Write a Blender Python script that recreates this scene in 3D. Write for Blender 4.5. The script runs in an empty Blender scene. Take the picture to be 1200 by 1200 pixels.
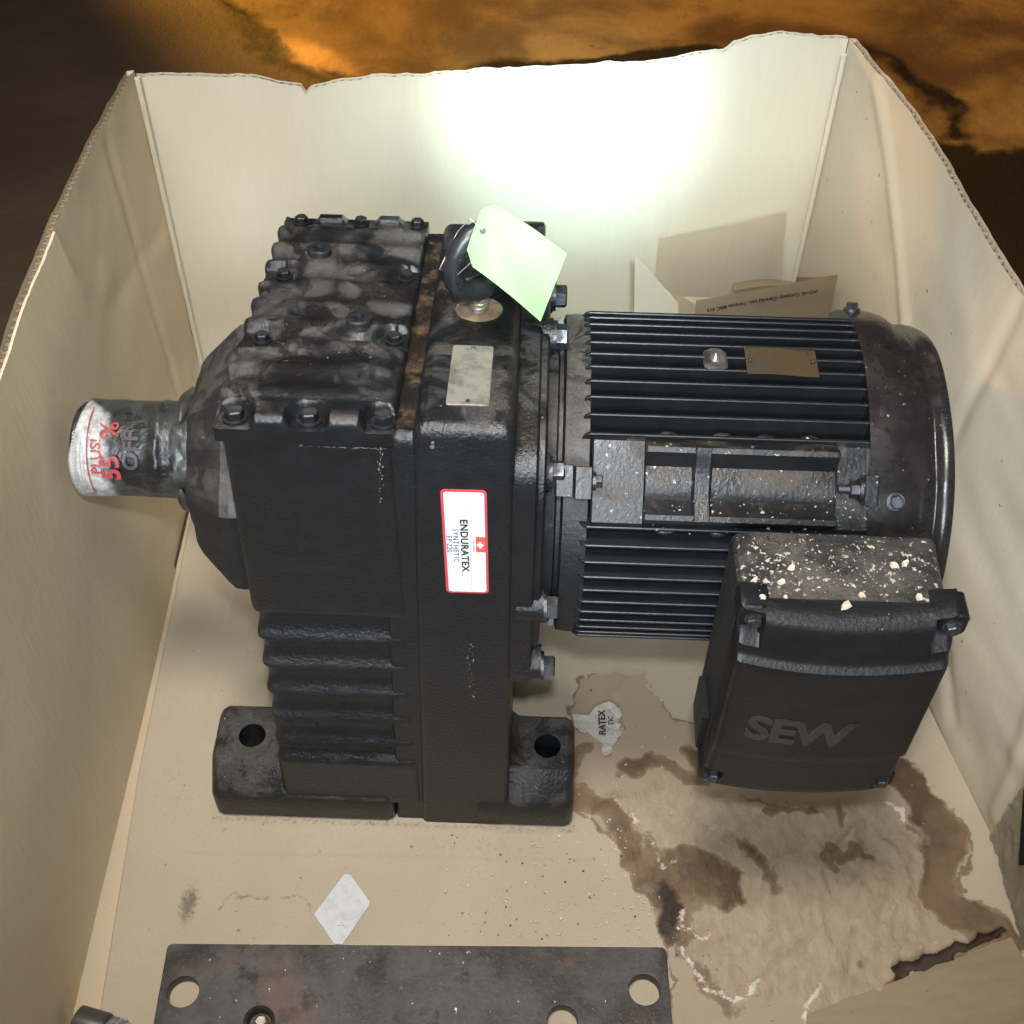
import bpy, bmesh, math, random
import numpy as np
from mathutils import Vector, Matrix
random.seed(7); rng = np.random.RandomState(5)
S = bpy.context.scene
C = S.collection
R = math.radians

# ------------------------------------------------------------------ camera, world, lamps, exposure
cd = bpy.data.cameras.new('camera'); cam = bpy.data.objects.new('camera', cd); C.objects.link(cam)
cd.sensor_width = 36; cd.lens = 1540 / 1200 * 36; cd.clip_start = .02; cd.clip_end = 60
PT = R(49)
fwd = Vector((0, math.cos(PT), -math.sin(PT))); up0 = Vector((0, math.sin(PT), math.cos(PT))); rt0 = Vector((1, 0, 0))
ro = R(1.0)
rt = rt0 * math.cos(ro) + up0 * math.sin(ro); up = -rt0 * math.sin(ro) + up0 * math.cos(ro)
cam.matrix_world = Matrix(((rt.x, up.x, -fwd.x, 0), (rt.y, up.y, -fwd.y, 0), (rt.z, up.z, -fwd.z, 1.013), (0, 0, 0, 1)))
S.camera = cam

w = bpy.data.worlds.new('World'); S.world = w; w.use_nodes = True
w.node_tree.nodes['Background'].inputs[0].default_value = (1.0, .80, .60, 1)
w.node_tree.nodes['Background'].inputs[1].default_value = .035

def aim(o, tgt):
    o.rotation_euler = (Vector(tgt) - o.location).to_track_quat('-Z', 'Y').to_euler()
def lamp(name, kind, loc, tgt, power, col, **kw):
    l = bpy.data.lights.new(name, kind); l.energy = power; l.color = col
    for k, v in kw.items(): setattr(l, k, v)
    o = bpy.data.objects.new(name, l); C.objects.link(o); o.location = loc; aim(o, tgt); return o
lamp('overhead_light', 'AREA', (-.15, .25, 2.3), (0.02, .65, 0), 8.6, (1.0, .94, .85), size=.45, spread=R(80))
lamp('room_light', 'AREA', (-.25, -1.35, 1.40), (0, .53, .30), 8.5, (.86, .93, 1.0), size=.8, spread=R(70))
lamp('flashlight_beam', 'SPOT', (.05, .0, 1.10), (.050, 1.058, .360), 165, (.52, .88, 1.0), spot_size=R(14.0), spot_blend=1.0, shadow_soft_size=.012)
lamp('flashlight_halo', 'SPOT', (.05, .0, 1.10), (.055, 1.058, .335), 50, (.60, .90, 1.0), spot_size=R(25), spot_blend=1.0, shadow_soft_size=.012)
lamp('flashlight_spill', 'SPOT', (.0, .02, 1.11), (.03, .66, .15), 30, (.90, .96, 1.0), spot_size=R(66), spot_blend=1.0, shadow_soft_size=.02)
lamp('sodium_light', 'SPOT', (-2.3, 3.6, 1.15), (.62, 1.78, 0), 1500, (1.0, .47, .035), spot_size=R(30), spot_blend=.55, shadow_soft_size=.05)
lamp('sodium_sliver', 'SPOT', (-1.1, 2.50, .42), (-.325, 1.80, 0), 420, (1.0, .46, .10), spot_size=R(3.6), spot_blend=.9, shadow_soft_size=.01)
lamp('sodium_side', 'SPOT', (-2.0, 1.15, 1.75), (.322, .955, .34), 85, (1.0, .52, .26), spot_size=R(4.6), spot_blend=.8, shadow_soft_size=.03)
lamp('sodium_side', 'SPOT', (-2.0, 1.15, 1.75), (.375, .70, .345), 95, (1.0, .50, .24), spot_size=R(3.6), spot_blend=.7, shadow_soft_size=.03)

S.view_settings.view_transform = 'Standard'; S.view_settings.look = 'None'
S.view_settings.exposure = 0; S.view_settings.gamma = 1

# ------------------------------------------------------------------ material helpers
class NT:
    def __init__(s, name):
        s.m = bpy.data.materials.new(name); s.m.use_nodes = True; s.t = s.m.node_tree; s.b = s.t.nodes['Principled BSDF']
    def n(s, typ, ins=None, **kw):
        nd = s.t.nodes.new(typ)
        for k, v in kw.items(): setattr(nd, k, v)
        for k, v in (ins or {}).items(): s.put(nd.inputs[k], v)
        return nd
    def put(s, sock, v):
        if isinstance(v, bpy.types.NodeSocket): s.t.links.new(v, sock)
        else:
            if hasattr(sock.default_value, '__len__') and len(sock.default_value) == 4 and len(v) == 3: v = (*v, 1)
            sock.default_value = v
    def co(s): return s.n('ShaderNodeTexCoord').outputs['Object']
    def noise(s, scale, detail=4, rough=.6, vec=None, dist=0):
        return s.n('ShaderNodeTexNoise', {'Vector': vec if vec is not None else s.co(), 'Scale': scale, 'Detail': detail, 'Roughness': rough, 'Distortion': dist}).outputs['Fac']
    def ramp(s, f, lo, hi, a=0., b=1.):
        return s.n('ShaderNodeMapRange', {'Value': f, 'From Min': lo, 'From Max': hi, 'To Min': a, 'To Max': b}, interpolation_type='SMOOTHSTEP').outputs[0]
    def mix(s, f, a, b):
        nd = s.n('ShaderNodeMix', data_type='RGBA'); s.put(nd.inputs['Factor'], f); s.put(nd.inputs[6], a); s.put(nd.inputs[7], b); return nd.outputs[2]
    def math(s, op, a, b=0.):
        nd = s.n('ShaderNodeMath', operation=op); s.put(nd.inputs[0], a); s.put(nd.inputs[1], b); return nd.outputs[0]
    def nz(s):
        g = s.n('ShaderNodeNewGeometry'); return s.n('ShaderNodeSeparateXYZ', {0: g.outputs['True Normal']}).outputs[2]
    def attr(s, name): return s.n('ShaderNodeAttribute', attribute_name=name).outputs['Fac']
    def bump(s, h, dist, strength=1., normal=None):
        ins = {'Height': h, 'Distance': dist, 'Strength': strength}
        if normal is not None: ins['Normal'] = normal
        return s.n('ShaderNodeBump', ins).outputs[0]
    def done(s, col, rough=.5, normal=None, metal=0., **kw):
        s.put(s.b.inputs['Base Color'], col); s.put(s.b.inputs['Roughness'], rough); s.put(s.b.inputs['Metallic'], metal)
        if normal is not None: s.put(s.b.inputs['Normal'], normal)
        for k, v in kw.items(): s.put(s.b.inputs[k], v)
        return s.m
    def stretch(s, x, y, z):
        return s.n('ShaderNodeMapping', {'Vector': s.co(), 'Scale': (x, y, z)}).outputs[0]

def paint(name, dust=.6, lo=.42, hi=.56, grain=.0010, rough=.37, dustcol=(.054, .046, .041), base=(.0095, .0105, .0125), thick=False, speck=.715, spec=.45):
    m = NT(name)
    n1 = m.noise(17, 8, .68, dist=.6); n2 = m.noise(60, 6, .7)
    upf = m.ramp(m.nz(), .30, .85)
    mask = m.math('MULTIPLY', m.math('MULTIPLY', upf, m.ramp(n1, lo, hi)), dust)
    fine = m.ramp(m.noise(420, 4, .7), .35, .7, .55, 1.15)
    oil0 = m.ramp(m.noise(26, 7, .65, dist=1.2), .50, .58)
    mask = m.math('MULTIPLY', mask, m.math('SUBTRACT', 1., m.math('MULTIPLY', oil0, .75)))
    mask = m.math('MINIMUM', m.math('MULTIPLY', mask, fine), 1.)
    col = m.mix(m.ramp(n2, .3, .7), tuple(c * .8 for c in base), tuple(c * 1.25 for c in base))
    oil = m.math('MULTIPLY', upf, m.ramp(m.noise(26, 7, .65, dist=1.2), .52, .60))
    col = m.mix(m.math('MULTIPLY', oil, min(1, dust)), col, (.012, .010, .010))
    dcol = m.mix(m.ramp(n2, .35, .68), dustcol, tuple(c * 1.7 for c in dustcol))
    col = m.mix(mask, col, dcol)
    sp = m.math('MULTIPLY', upf, m.ramp(m.noise(260, 3, .6), speck, speck + .03))
    col = m.mix(sp, col, (.45, .40, .33))
    scr = m.ramp(m.noise(30, 6, .8, vec=m.stretch(1, 9, 3), dist=2.2), .70, .725)
    col = m.mix(m.math('MULTIPLY', scr, .22), col, (.16, .15, .14))
    r = m.ramp(mask, 0., .8, rough, .82)
    r = m.math('SUBTRACT', r, m.math('MULTIPLY', oil, .12 * min(1, dust)))
    hgt = m.noise(360, 3, .62)
    nrm = m.bump(hgt, grain, .9)
    if thick: nrm = m.bump(m.noise(150, 6, .8), .004, .8, nrm)
    else: nrm = m.bump(n1, .004, .12, nrm)
    return m.done(col, r, nrm, **{'Specular IOR Level': spec})
M = {}
M['cast'] = paint('black_cast_paint', dust=.85)
M['cover'] = paint('black_cover_paint', dust=.9, lo=.42, hi=.60, grain=.0005, rough=.33, dustcol=(.060, .053, .049))
M['motor'] = paint('black_motor_paint', dust=.30, lo=.55, hi=.70, grain=.0002, rough=.36, base=(.013, .014, .016))
M['fin'] = paint('black_fin_paint', dust=.10, lo=.6, hi=.75, grain=.00012, rough=.34, spec=.42, base=(.0105, .0115, .0135), speck=.76)
M['pad'] = paint('dirty_motor_paint', dust=.7, lo=.48, hi=.66, grain=.0004, rough=.38, dustcol=(.060, .045, .032), thick=False, speck=.66)
M['cowl'] = paint('cowl_paint', dust=.6, lo=.50, hi=.70, grain=.00012, rough=.27, dustcol=(.050, .038, .033), base=(.014, .0125, .013), speck=.69)
M['box'] = paint('terminal_box_paint', dust=.2, lo=.6, hi=.8, grain=.00035, rough=.40, spec=.34, base=(.0075, .0075, .0082))
M['grit'] = paint('terminal_box_grit', dust=1.1, lo=.36, hi=.60, grain=.001, rough=.5, dustcol=(.066, .056, .046), base=(.012, .012, .013), thick=True, speck=.61)
M['dusty'] = paint('dusty_flange_paint', dust=.75, lo=.28, hi=.48, grain=.0005, rough=.5, dustcol=(.082, .070, .062))

def rust_mat():
    m = NT('rusty_groove'); n = m.noise(90, 8, .7)
    col = m.mix(m.ramp(n, .45, .68), (.022, .015, .011), (.20, .125, .065))
    col = m.mix(m.ramp(m.noise(35, 5, .6), .5, .56), col, (.012, .010, .010))
    return m.done(col, .8, m.bump(n, .002, .6))
M['rust'] = rust_mat()
def metal(name, col, rough=.3, stain=None, sc=40):
    m = NT(name); n = m.noise(sc, 7, .65)
    c = m.mix(m.ramp(n, .42, .6), col, stain or tuple(x * .6 for x in col))
    c = m.mix(m.ramp(m.noise(170, 4, .7), .62, .7), c, tuple(x * .35 for x in col))
    return m.done(c, m.ramp(n, .3, .7, rough, rough + .25), m.bump(m.noise(300, 3, .6), .0004, .4), metal=.4 if 'plate' in name else .85)
M['bolt'] = metal('dark_bolt', (.11, .115, .13), .34, (.05, .05, .055), 120)
M['zinc'] = metal('bright_metal', (.55, .53, .50), .28, (.32, .22, .13), 200)
M['gplate'] = metal('blank_nameplate', (.34, .32, .28), .42, (.20, .18, .155), 55)
M['mplate'] = metal('oily_nameplate', (.17, .135, .11), .34, (.20, .125, .065), 28)
def steel():
    m = NT('mill_scale_steel')
    n = m.noise(14, 9, .72, dist=.4); f = m.noise(240, 5, .8)
    c = m.mix(m.ramp(n, .36, .66), (.030, .025, .023), (.085, .078, .078))
    c = m.mix(m.ramp(m.noise(32, 8, .75), .52, .66), c, (.018, .016, .016))
    c = m.mix(m.math('MULTIPLY', m.ramp(m.noise(9, 6, .6), .55, .68), .6), c, (.15, .085, .06))
    c = m.mix(m.ramp(f, .58, .72), c, (.13, .123, .127))
    sc = m.ramp(m.noise(150, 2, .5, vec=m.stretch(1.7, .9, 1)), .735, .75)
    c = m.mix(sc, c, (.6, .58, .55))
    return m.done(c, m.ramp(n, .3, .7, .36, .62), m.bump(f, .0007, .5), metal=.35)
M['steel'] = steel()

def board(name, base, specks=0., grime=.3, fl=(1, 1, 1), warm=None):
    m = NT(name)
    n = m.noise(3.2, 5, .55); f = m.noise(260, 3, .6, vec=m.stretch(*fl)); g = m.noise(900, 2, .5)
    c = m.mix(m.ramp(n, .35, .65), base, warm or tuple(x * y for x, y in zip(base, (.93, .91, .86))))
    c = m.mix(m.math('MULTIPLY', m.ramp(f, .3, .7), .10), c, tuple(x * .72 for x in base))
    c = m.mix(m.math('MULTIPLY', m.ramp(m.noise(7, 8, .7, dist=.4), .60, .74), grime), c, (.20, .145, .09))
    if specks:
        c = m.mix(m.math('MULTIPLY', m.ramp(m.noise(130, 2, .5), .735, .76), specks), c, (.10, .07, .05))
    scf = m.ramp(m.noise(9, 5, .7, vec=m.stretch(3, 3, .8), dist=1.5), .70, .73)
    c = m.mix(m.math('MULTIPLY', scf, .35), c, (.27, .21, .14))
    nr = m.bump(f, .0004, .5); nr = m.bump(m.noise(11, 5, .6), .008, .12, nr)
    return m.done(c, .78, nr, **{'Specular IOR Level': .3})
M['wall'] = board('white_lined_board', (.62, .56, .44), 0, .12, (1, 1, .1), (.59, .52, .39))
M['leftwall_lit'] = board('left_white_board_lit', (.72, .61, .44), 0, .12, (1, 1, .1), (.68, .565, .40))  # wall board again; left side's warmer, brighter light is put into the colour
M['wallspot'] = board('spotted_white_board', (.59, .53, .42), .8, .35, (1, 1, .1))
M['liner'] = board('tan_liner_board', (.72, .605, .43), 0, .10, (1, 1, .1))  # overlap sheet, raised with the left wall: light put into the tone
M['kraft'] = board('kraft_board', (.46, .375, .27), .2, .15, (1, 1, .2))
M['kraftlite'] = board('light_kraft_board', (.70, .61, .485), .1, .15, (1, 1, .2))
M['flute'] = board('corrugated_medium', (.42, .32, .21), 0, .3)
M['torn'] = board('torn_board', (.47, .385, .27), .5, .5, (1, 3, 1))

def floor_mat():
    m = NT('stained_floor_board')
    base = (.385, .325, .245)
    n = m.noise(5, 6, .6); f = m.noise(500, 3, .7); w_ = m.noise(75, 7, .72); w2 = m.noise(22, 6, .6)
    c = m.mix(m.ramp(n, .35, .65), base, (.35, .29, .215))
    c = m.mix(m.math('MULTIPLY', m.ramp(f, .40, .72), .22), c, (.26, .20, .14))
    gr = m.ramp(m.math('ADD', m.attr('grime'), m.math('MULTIPLY', m.math('SUBTRACT', m.noise(300, 5, .8), .5), 1.3)), .42, .85)  # grime marks plus the foot's painted contact shade
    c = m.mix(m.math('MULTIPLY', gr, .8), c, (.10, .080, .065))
    jit = m.math('MULTIPLY', m.math('SUBTRACT', w_, .5), .55)
    wet = m.ramp(m.math('ADD', m.attr('wet'), jit), .45, .53)
    c = m.mix(m.math('MULTIPLY', wet, .62), c, (.28, .205, .140))
    pap = m.ramp(m.math('ADD', m.attr('paper'), jit), .45, .55)
    pc = m.mix(m.ramp(m.noise(60, 6, .7, vec=m.stretch(1.2, .8, 1), dist=.8), .3, .7), (.40, .325, .235), (.25, .185, .120))
    c = m.mix(m.math('MULTIPLY', m.ramp(m.math('ADD', m.attr('paper'), jit), .20, .85), .5), c, pc)
    sv = m.math('ADD', m.attr('stain'), jit); st = m.ramp(sv, .40, .66); rimv = m.math('MULTIPLY', m.ramp(sv, .38, .46), m.ramp(sv, .62, .50))
    sc = m.mix(m.ramp(w2, .35, .65), (.058, .030, .016), (.150, .092, .052))
    c = m.mix(m.math('MULTIPLY', st, .90), c, sc)
    c = m.mix(m.math('MULTIPLY', rimv, .45), c, (.10, .052, .03))
    dk = m.ramp(m.math('ADD', m.attr('dark'), jit), .45, .72)
    c = m.mix(m.math('MULTIPLY', dk, .93), c, (.022, .012, .008))
    wh = m.ramp(m.math('ADD', m.attr('mold'), m.math('MULTIPLY', m.math('SUBTRACT', m.noise(190, 5, .8), .5), 1.5)), .50, .78)
    c = m.mix(m.math('MULTIPLY', wh, .85), c, (.62, .55, .46))
    dot = m.ramp(m.noise(170, 2, .5), .745, .765)
    c = m.mix(m.math('MULTIPLY', dot, .7), c, (.12, .08, .05))
    nr = m.bump(f, .0005, .5); nr = m.bump(m.noise(95, 6, .66, vec=m.stretch(1.5, .7, 1), dist=1.0), .0026, m.math('MULTIPLY', pap, .9), nr)
    nr = m.bump(wh, .0008, .6, nr)
    rg = m.ramp(m.math('ADD', st, wet), 0., 2., .78, .55)
    return m.done(c, rg, nr, **{'Specular IOR Level': .3})
M['floor'] = floor_mat()

def ground_mat():
    m = NT('concrete_ground')
    n = m.noise(4.5, 6, .6, dist=.4); f = m.noise(80, 5, .75); w_ = m.noise(16, 7, .7)
    jit = m.math('MULTIPLY', m.math('SUBTRACT', w_, .5), .7)
    wetc = m.mix(m.ramp(n, .36, .64), (.085, .055, .024), (.21, .135, .050))
    wetc = m.mix(m.ramp(m.noise(34, 7, .7), .60, .72), wetc, (.09, .055, .03))
    wetc = m.mix(m.ramp(f, .66, .74), wetc, (.05, .03, .02))
    dry = m.mix(m.ramp(n, .3, .7), (.060, .038, .024), (.090, .058, .036))
    d = m.ramp(m.math('ADD', m.attr('coat'), m.math('MULTIPLY', jit, .5)), .46, .54)
    c = m.mix(d, dry, wetc)
    br = m.ramp(m.math('ADD', m.attr('brown'), jit), .25, .85)
    c = m.mix(m.math('MULTIPLY', br, .85), c, (.060, .034, .018))
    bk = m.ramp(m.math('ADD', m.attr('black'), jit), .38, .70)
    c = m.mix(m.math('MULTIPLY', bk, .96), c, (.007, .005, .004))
    return m.done(c, m.ramp(d, 0., 1., .6, .42), m.bump(f, .004, .35), **{'Specular IOR Level': .4})
M['ground'] = ground_mat()

def flat(name, col, rough=.6, nz=0, **kw):
    m = NT(name)
    c = m.mix(m.ramp(m.noise(90, 6, .7), .4, .7), col, tuple(x * (1 - nz) for x in col))
    return m.done(c, rough, **kw)
M['white'] = flat('sticker_white', (.80, .80, .80), .35, .08)
M['red'] = flat('sticker_red_border', (.55, .07, .09), .35, .1)
M['logored'] = flat('logo_red', (.75, .10, .08), .35)
M['ink'] = flat('black_ink', (.02, .02, .02), .5)
M['greyline'] = flat('grey_print', (.35, .35, .36), .5)
M['redink'] = flat('faded_red_print', (.36, .05, .055), .4, .35)
M['greyink'] = flat('smudged_print', (.055, .045, .048), .4, .3)
M['green'] = flat('green_tag_card', (.50, .92, .40), .55, .03)
M['diamond'] = flat('grey_white_paper', (.50, .51, .52), .6, .22)
M['crumb'] = flat('pale_flake', (.58, .50, .38), .8, .5)
M['crumbg'] = flat('grey_grit', (.42, .37, .29), .85, .6)
M['crumbd'] = flat('dark_crumb', (.05, .035, .025), .8, .3)
M['logo'] = paint('raised_letter_paint', dust=.0, grain=.0002, rough=.33, base=(.02, .02, .022))
M['string'] = flat('thin_string', (.55, .5, .42), .6)
M['rustlite'] = flat('rusty_paint_patch', (.26, .17, .105), .75, .6)
M['chip'] = flat('bare_metal_chip', (.19, .18, .165), .6, .5)
M['cap'] = flat('dark_cap', (.05, .045, .04), .4, .4)
def sleeve():
    m = NT('printed_plastic_film')
    a = m.attr('lab'); j0 = m.noise(20, 4, .6); j = m.math('MULTIPLY', m.math('SUBTRACT', m.noise(45, 7, .7), .5), .7)
    f = m.ramp(m.math('ADD', a, j), .25, .80)
    film = m.mix(m.ramp(m.noise(38, 7, .72, dist=.5), .38, .62), (.020, .021, .021), (.058, .060, .057))
    film = m.mix(m.ramp(j0, .52, .62), film, (.012, .012, .013))
    c = m.mix(f, film, m.mix(m.ramp(m.noise(160, 5, .75), .4, .62), (.50, .50, .49), (.30, .30, .295)))
    return m.done(c, .28, m.bump(m.noise(38, 6, .6, dist=1.5), .004, .5))
M['film'] = sleeve()
def crum():
    m = NT('crumpled_sticker_paper'); a = m.attr('edge')
    c = m.mix(m.ramp(m.math('ADD', a, m.math('MULTIPLY', m.math('SUBTRACT', m.noise(150, 4, .6), .5), .5)), .75, .9), (.75, .70, .64), (.60, .10, .08))
    c = m.mix(m.ramp(m.noise(120, 6, .7), .58, .70), c, (.30, .22, .16))
    return m.done(c, .6, m.bump(m.noise(250, 4, .6), .001, .6))
M['crumple'] = crum()
def clearm():
    m = NT('clear_plastic'); return m.done((.8, .82, .84), .12, None, **{'Transmission Weight': .8, 'IOR': 1.45})
M['clear'] = clearm()

# ------------------------------------------------------------------ mesh helpers
def mesh_obj(name, me, mat, parent=None, loc=(0, 0, 0), rot=(0, 0, 0)):
    o = bpy.data.objects.new(name, me); C.objects.link(o)
    if mat is not None and not me.materials: me.materials.append(mat)
    if parent is not None: o.parent = parent
    o.location = loc; o.rotation_euler = rot
    return o
def from_bm(name, bm, mat, parent=None, smooth=40, **kw):
    bmesh.ops.recalc_face_normals(bm, faces=bm.faces)
    me = bpy.data.meshes.new(name); bm.to_mesh(me); bm.free()
    shade(me, smooth)
    return mesh_obj(name, me, mat, parent, **kw)
def shade(me, ang):
    if not ang: return
    bm = bmesh.new(); bm.from_mesh(me)
    for f in bm.faces: f.smooth = True
    for e in bm.edges:
        if len(e.link_faces) == 2 and e.calc_face_angle(0) > R(ang): e.smooth = False
    bm.to_mesh(me); bm.free()
def tag(o, label=None, cat=None, group=None, kind=None):
    if label: o['label'] = label
    if cat: o['category'] = cat
    if group: o['group'] = group
    if kind: o['kind'] = kind
    return o
def empty(name, loc=(0, 0, 0), rz=0):
    o = bpy.data.objects.new(name, None); C.objects.link(o); o.location = loc; o.rotation_euler = (0, 0, rz); o.empty_display_size = .05; return o
def hexa(bm, p):   # 8 corners: bottom 4 ccw, top 4 ccw
    v = [bm.verts.new(q) for q in p]
    for f in ((3, 2, 1, 0), (4, 5, 6, 7), (0, 1, 5, 4), (1, 2, 6, 5), (2, 3, 7, 6), (3, 0, 4, 7)): bm.faces.new([v[i] for i in f])
    return v
def box(bm, x0, x1, y0, y1, z0, z1):
    return hexa(bm, [(x0, y0, z0), (x1, y0, z0), (x1, y1, z0), (x0, y1, z0), (x0, y0, z1), (x1, y0, z1), (x1, y1, z1), (x0, y1, z1)])
def bevel(bm, wd, seg=3, ang=30):
    es = [e for e in bm.edges if len(e.link_faces) == 2 and e.calc_face_angle(0) > R(ang)]
    bmesh.ops.bevel(bm, geom=es, offset=wd, segments=seg, profile=.6, affect='EDGES', clamp_overlap=True)
def loft(bm, rings, cap=True, close=True):
    vs = [[bm.verts.new(p) for p in r] for r in rings]
    n = len(vs[0])
    for a, b in zip(vs, vs[1:]):
        for i in range(n if close else n - 1):
            bm.faces.new((a[i], a[(i + 1) % n], b[(i + 1) % n], b[i]))
    if cap: bm.faces.new(vs[0][::-1]); bm.faces.new(vs[-1])
    return vs
def rrect(x0, x1, y0, y1, r, n=4):
    pts = []
    for cx, cy, a0 in ((x1 - r, y0 + r, -90), (x1 - r, y1 - r, 0), (x0 + r, y1 - r, 90), (x0 + r, y0 + r, 180)):
        for i in range(n + 1):
            a = R(a0 + 90 * i / n); pts.append((cx + r * math.cos(a), cy + r * math.sin(a)))
    return pts
def lathe_x(bm, prof, cy, cz, n=72, wob=None):     # prof: (x, r)
    rings = []
    for x, r in prof:
        ring = []
        for i in range(n):
            a = 2 * math.pi * i / n; rr = r + (wob(x, a) if wob else 0)
            ring.append((x, cy - rr * math.cos(a), cz + rr * math.sin(a)))
        rings.append(ring)
    loft(bm, rings)
def grid(bm, f, nu, nv):
    v = [[bm.verts.new(f(i / nu, j / nv)) for i in range(nu + 1)] for j in range(nv + 1)]
    for j in range(nv):
        for i in range(nu): bm.faces.new((v[j][i], v[j][i + 1], v[j + 1][i + 1], v[j + 1][i]))
    return v
def cyl(bm, p, d, r, h, n=24, r2=None):
    d = Vector(d).normalized(); q = d.to_track_quat('Z', 'Y').to_matrix().to_4x4(); q.translation = Vector(p) + d * h / 2
    bmesh.ops.create_cone(bm, cap_ends=True, segments=n, radius1=r, radius2=r if r2 is None else r2, depth=h, matrix=q)
def tube(bm, pts, r, n=8):
    pts = [Vector(p) for p in pts]; rings = []
    for i, p in enumerate(pts):
        d = (pts[min(i + 1, len(pts) - 1)] - pts[max(i - 1, 0)]).normalized(); q = d.to_track_quat('Z', 'Y')
        rr = r[i] if isinstance(r, list) else r
        rings.append([p + q @ Vector((rr * math.cos(2 * math.pi * k / n), rr * math.sin(2 * math.pi * k / n), 0)) for k in range(n)])
    loft(bm, rings)
def fbm(x, y, sc, oc=4, seed=0):                   # numpy value noise
    x = np.asarray(x, float) * sc + seed * 17.3; y = np.asarray(y, float) * sc - seed * 9.7; out = 0; a = .5; tot = 0
    for _ in range(oc):
        xi = np.floor(x); yi = np.floor(y); fx = x - xi; fy = y - yi; fx = fx * fx * (3 - 2 * fx); fy = fy * fy * (3 - 2 * fy)
        def h(i, j):
            s = np.sin(i * 127.1 + j * 311.7 + seed * 3.1) * 43758.5453; return s - np.floor(s)
        out = out + a * ((h(xi, yi) * (1 - fx) + h(xi + 1, yi) * fx) * (1 - fy) + (h(xi, yi + 1) * (1 - fx) + h(xi + 1, yi + 1) * fx) * fy)
        tot += a; a *= .5; x = x * 2.03 + 5.2; y = y * 2.03 + 1.3
    return out / tot
fn = lambda x, y, sc, oc=3, seed=0: float(fbm(x, y, sc, oc, seed))
def text(name, s, size, mat, parent, M4, bold=0., ext=.0, font_x=1., spacing=1., bend=None, align='CENTER', smooth=0):
    c = bpy.data.curves.new(name, 'FONT'); c.body = s; c.size = size; c.offset = bold; c.extrude = ext; c.align_x = align; c.align_y = 'CENTER'; c.space_character = spacing
    c.resolution_u = 3
    t = bpy.data.objects.new('tmp', c); C.objects.link(t)
    dg = bpy.context.evaluated_depsgraph_get(); dg.update()
    me = bpy.data.meshes.new_from_object(t.evaluated_get(dg)); bpy.data.objects.remove(t)
    for v in me.vertices:
        p = Vector((v.co.x * font_x, v.co.y, v.co.z))
        v.co = bend(p) if bend else M4 @ p
    me.materials.clear(); me.name = name
    return mesh_obj(name, me, mat, parent)
def shape2d(name, polys, mat, parent, M4, ext=0, bev=0):   # filled outline with holes
    c = bpy.data.curves.new(name, 'CURVE'); c.dimensions = '2D'; c.fill_mode = 'BOTH'; c.extrude = ext; c.bevel_depth = bev; c.bevel_resolution = 1
    for pl in polys:
        sp = c.splines.new('POLY'); sp.points.add(len(pl) - 1); sp.use_cyclic_u = True
        for i, p in enumerate(pl): sp.points[i].co = (p[0], p[1], 0, 1)
    t = bpy.data.objects.new('tmp', c); C.objects.link(t)
    dg = bpy.context.evaluated_depsgraph_get(); dg.update()
    me = bpy.data.meshes.new_from_object(t.evaluated_get(dg)); bpy.data.objects.remove(t)
    me.transform(M4); me.materials.clear(); me.name = name; shade(me, 35)
    return mesh_obj(name, me, mat, parent)
def frame(o, ex, ey):
    ex = Vector(ex).normalized(); ey = Vector(ey); ey = (ey - ex * ey.dot(ex)).normalized(); ez = ex.cross(ey)
    return Matrix(((ex.x, ey.x, ez.x, o[0]), (ex.y, ey.y, ez.y, o[1]), (ex.z, ey.z, ez.z, o[2]), (0, 0, 0, 1)))
def cut(o, cutters):
    """boolean holes, baked into the mesh"""
    tmp = []
    for bm in cutters:
        me = bpy.data.meshes.new('c'); bm.to_mesh(me); bm.free(); t = bpy.data.objects.new('c', me); C.objects.link(t); t.matrix_world = o.matrix_basis; tmp.append(t)
        md = o.modifiers.new('b', 'BOOLEAN'); md.operation = 'DIFFERENCE'; md.object = t; md.solver = 'EXACT'
    par = o.parent; o.parent = None
    dg = bpy.context.evaluated_depsgraph_get(); dg.update()
    me = bpy.data.meshes.new_from_object(o.evaluated_get(dg)); o.modifiers.clear(); o.data = me; o.parent = par
    for t in tmp: bpy.data.objects.remove(t)
    shade(me, 35)
# hexagon bolt, axis +Z, base at origin
def bolt_mesh(r=.0085, h=.008, washer=True, socket=False):
    bm = bmesh.new()
    if washer: cyl(bm, (0, 0, 0), (0, 0, 1), r * 1.28, .0022, 28)
    n = 6 if not socket else 28
    z0 = .0022 if washer else 0
    rings = []
    for z, rr in ((z0, r), (z0 + h * .85, r), (z0 + h, r * .86)):
        rings.append([(rr * math.cos(2 * math.pi * k / n), rr * math.sin(2 * math.pi * k / n), z) for k in range(n)])
    if socket:
        rings.append([(r * .42 * math.cos(2 * math.pi * k / n), r * .42 * math.sin(2 * math.pi * k / n), z0 + h) for k in range(n)])
        rings.append([(r * .40 * math.cos(2 * math.pi * k / n), r * .40 * math.sin(2 * math.pi * k / n), z0 + h * .3) for k in range(n)])
    loft(bm, rings)
    bmesh.ops.recalc_face_normals(bm, faces=bm.faces)
    me = bpy.data.meshes.new('bolt'); bm.to_mesh(me); bm.free(); shade(me, 30); me.materials.append(M['bolt']); return me
B_hex = bolt_mesh(); B_small = bolt_mesh(.0046, .0042); B_sock = bolt_mesh(.0082, .0055, False, True); B_mid = bolt_mesh(.0058, .0058)
DM = {}
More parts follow.
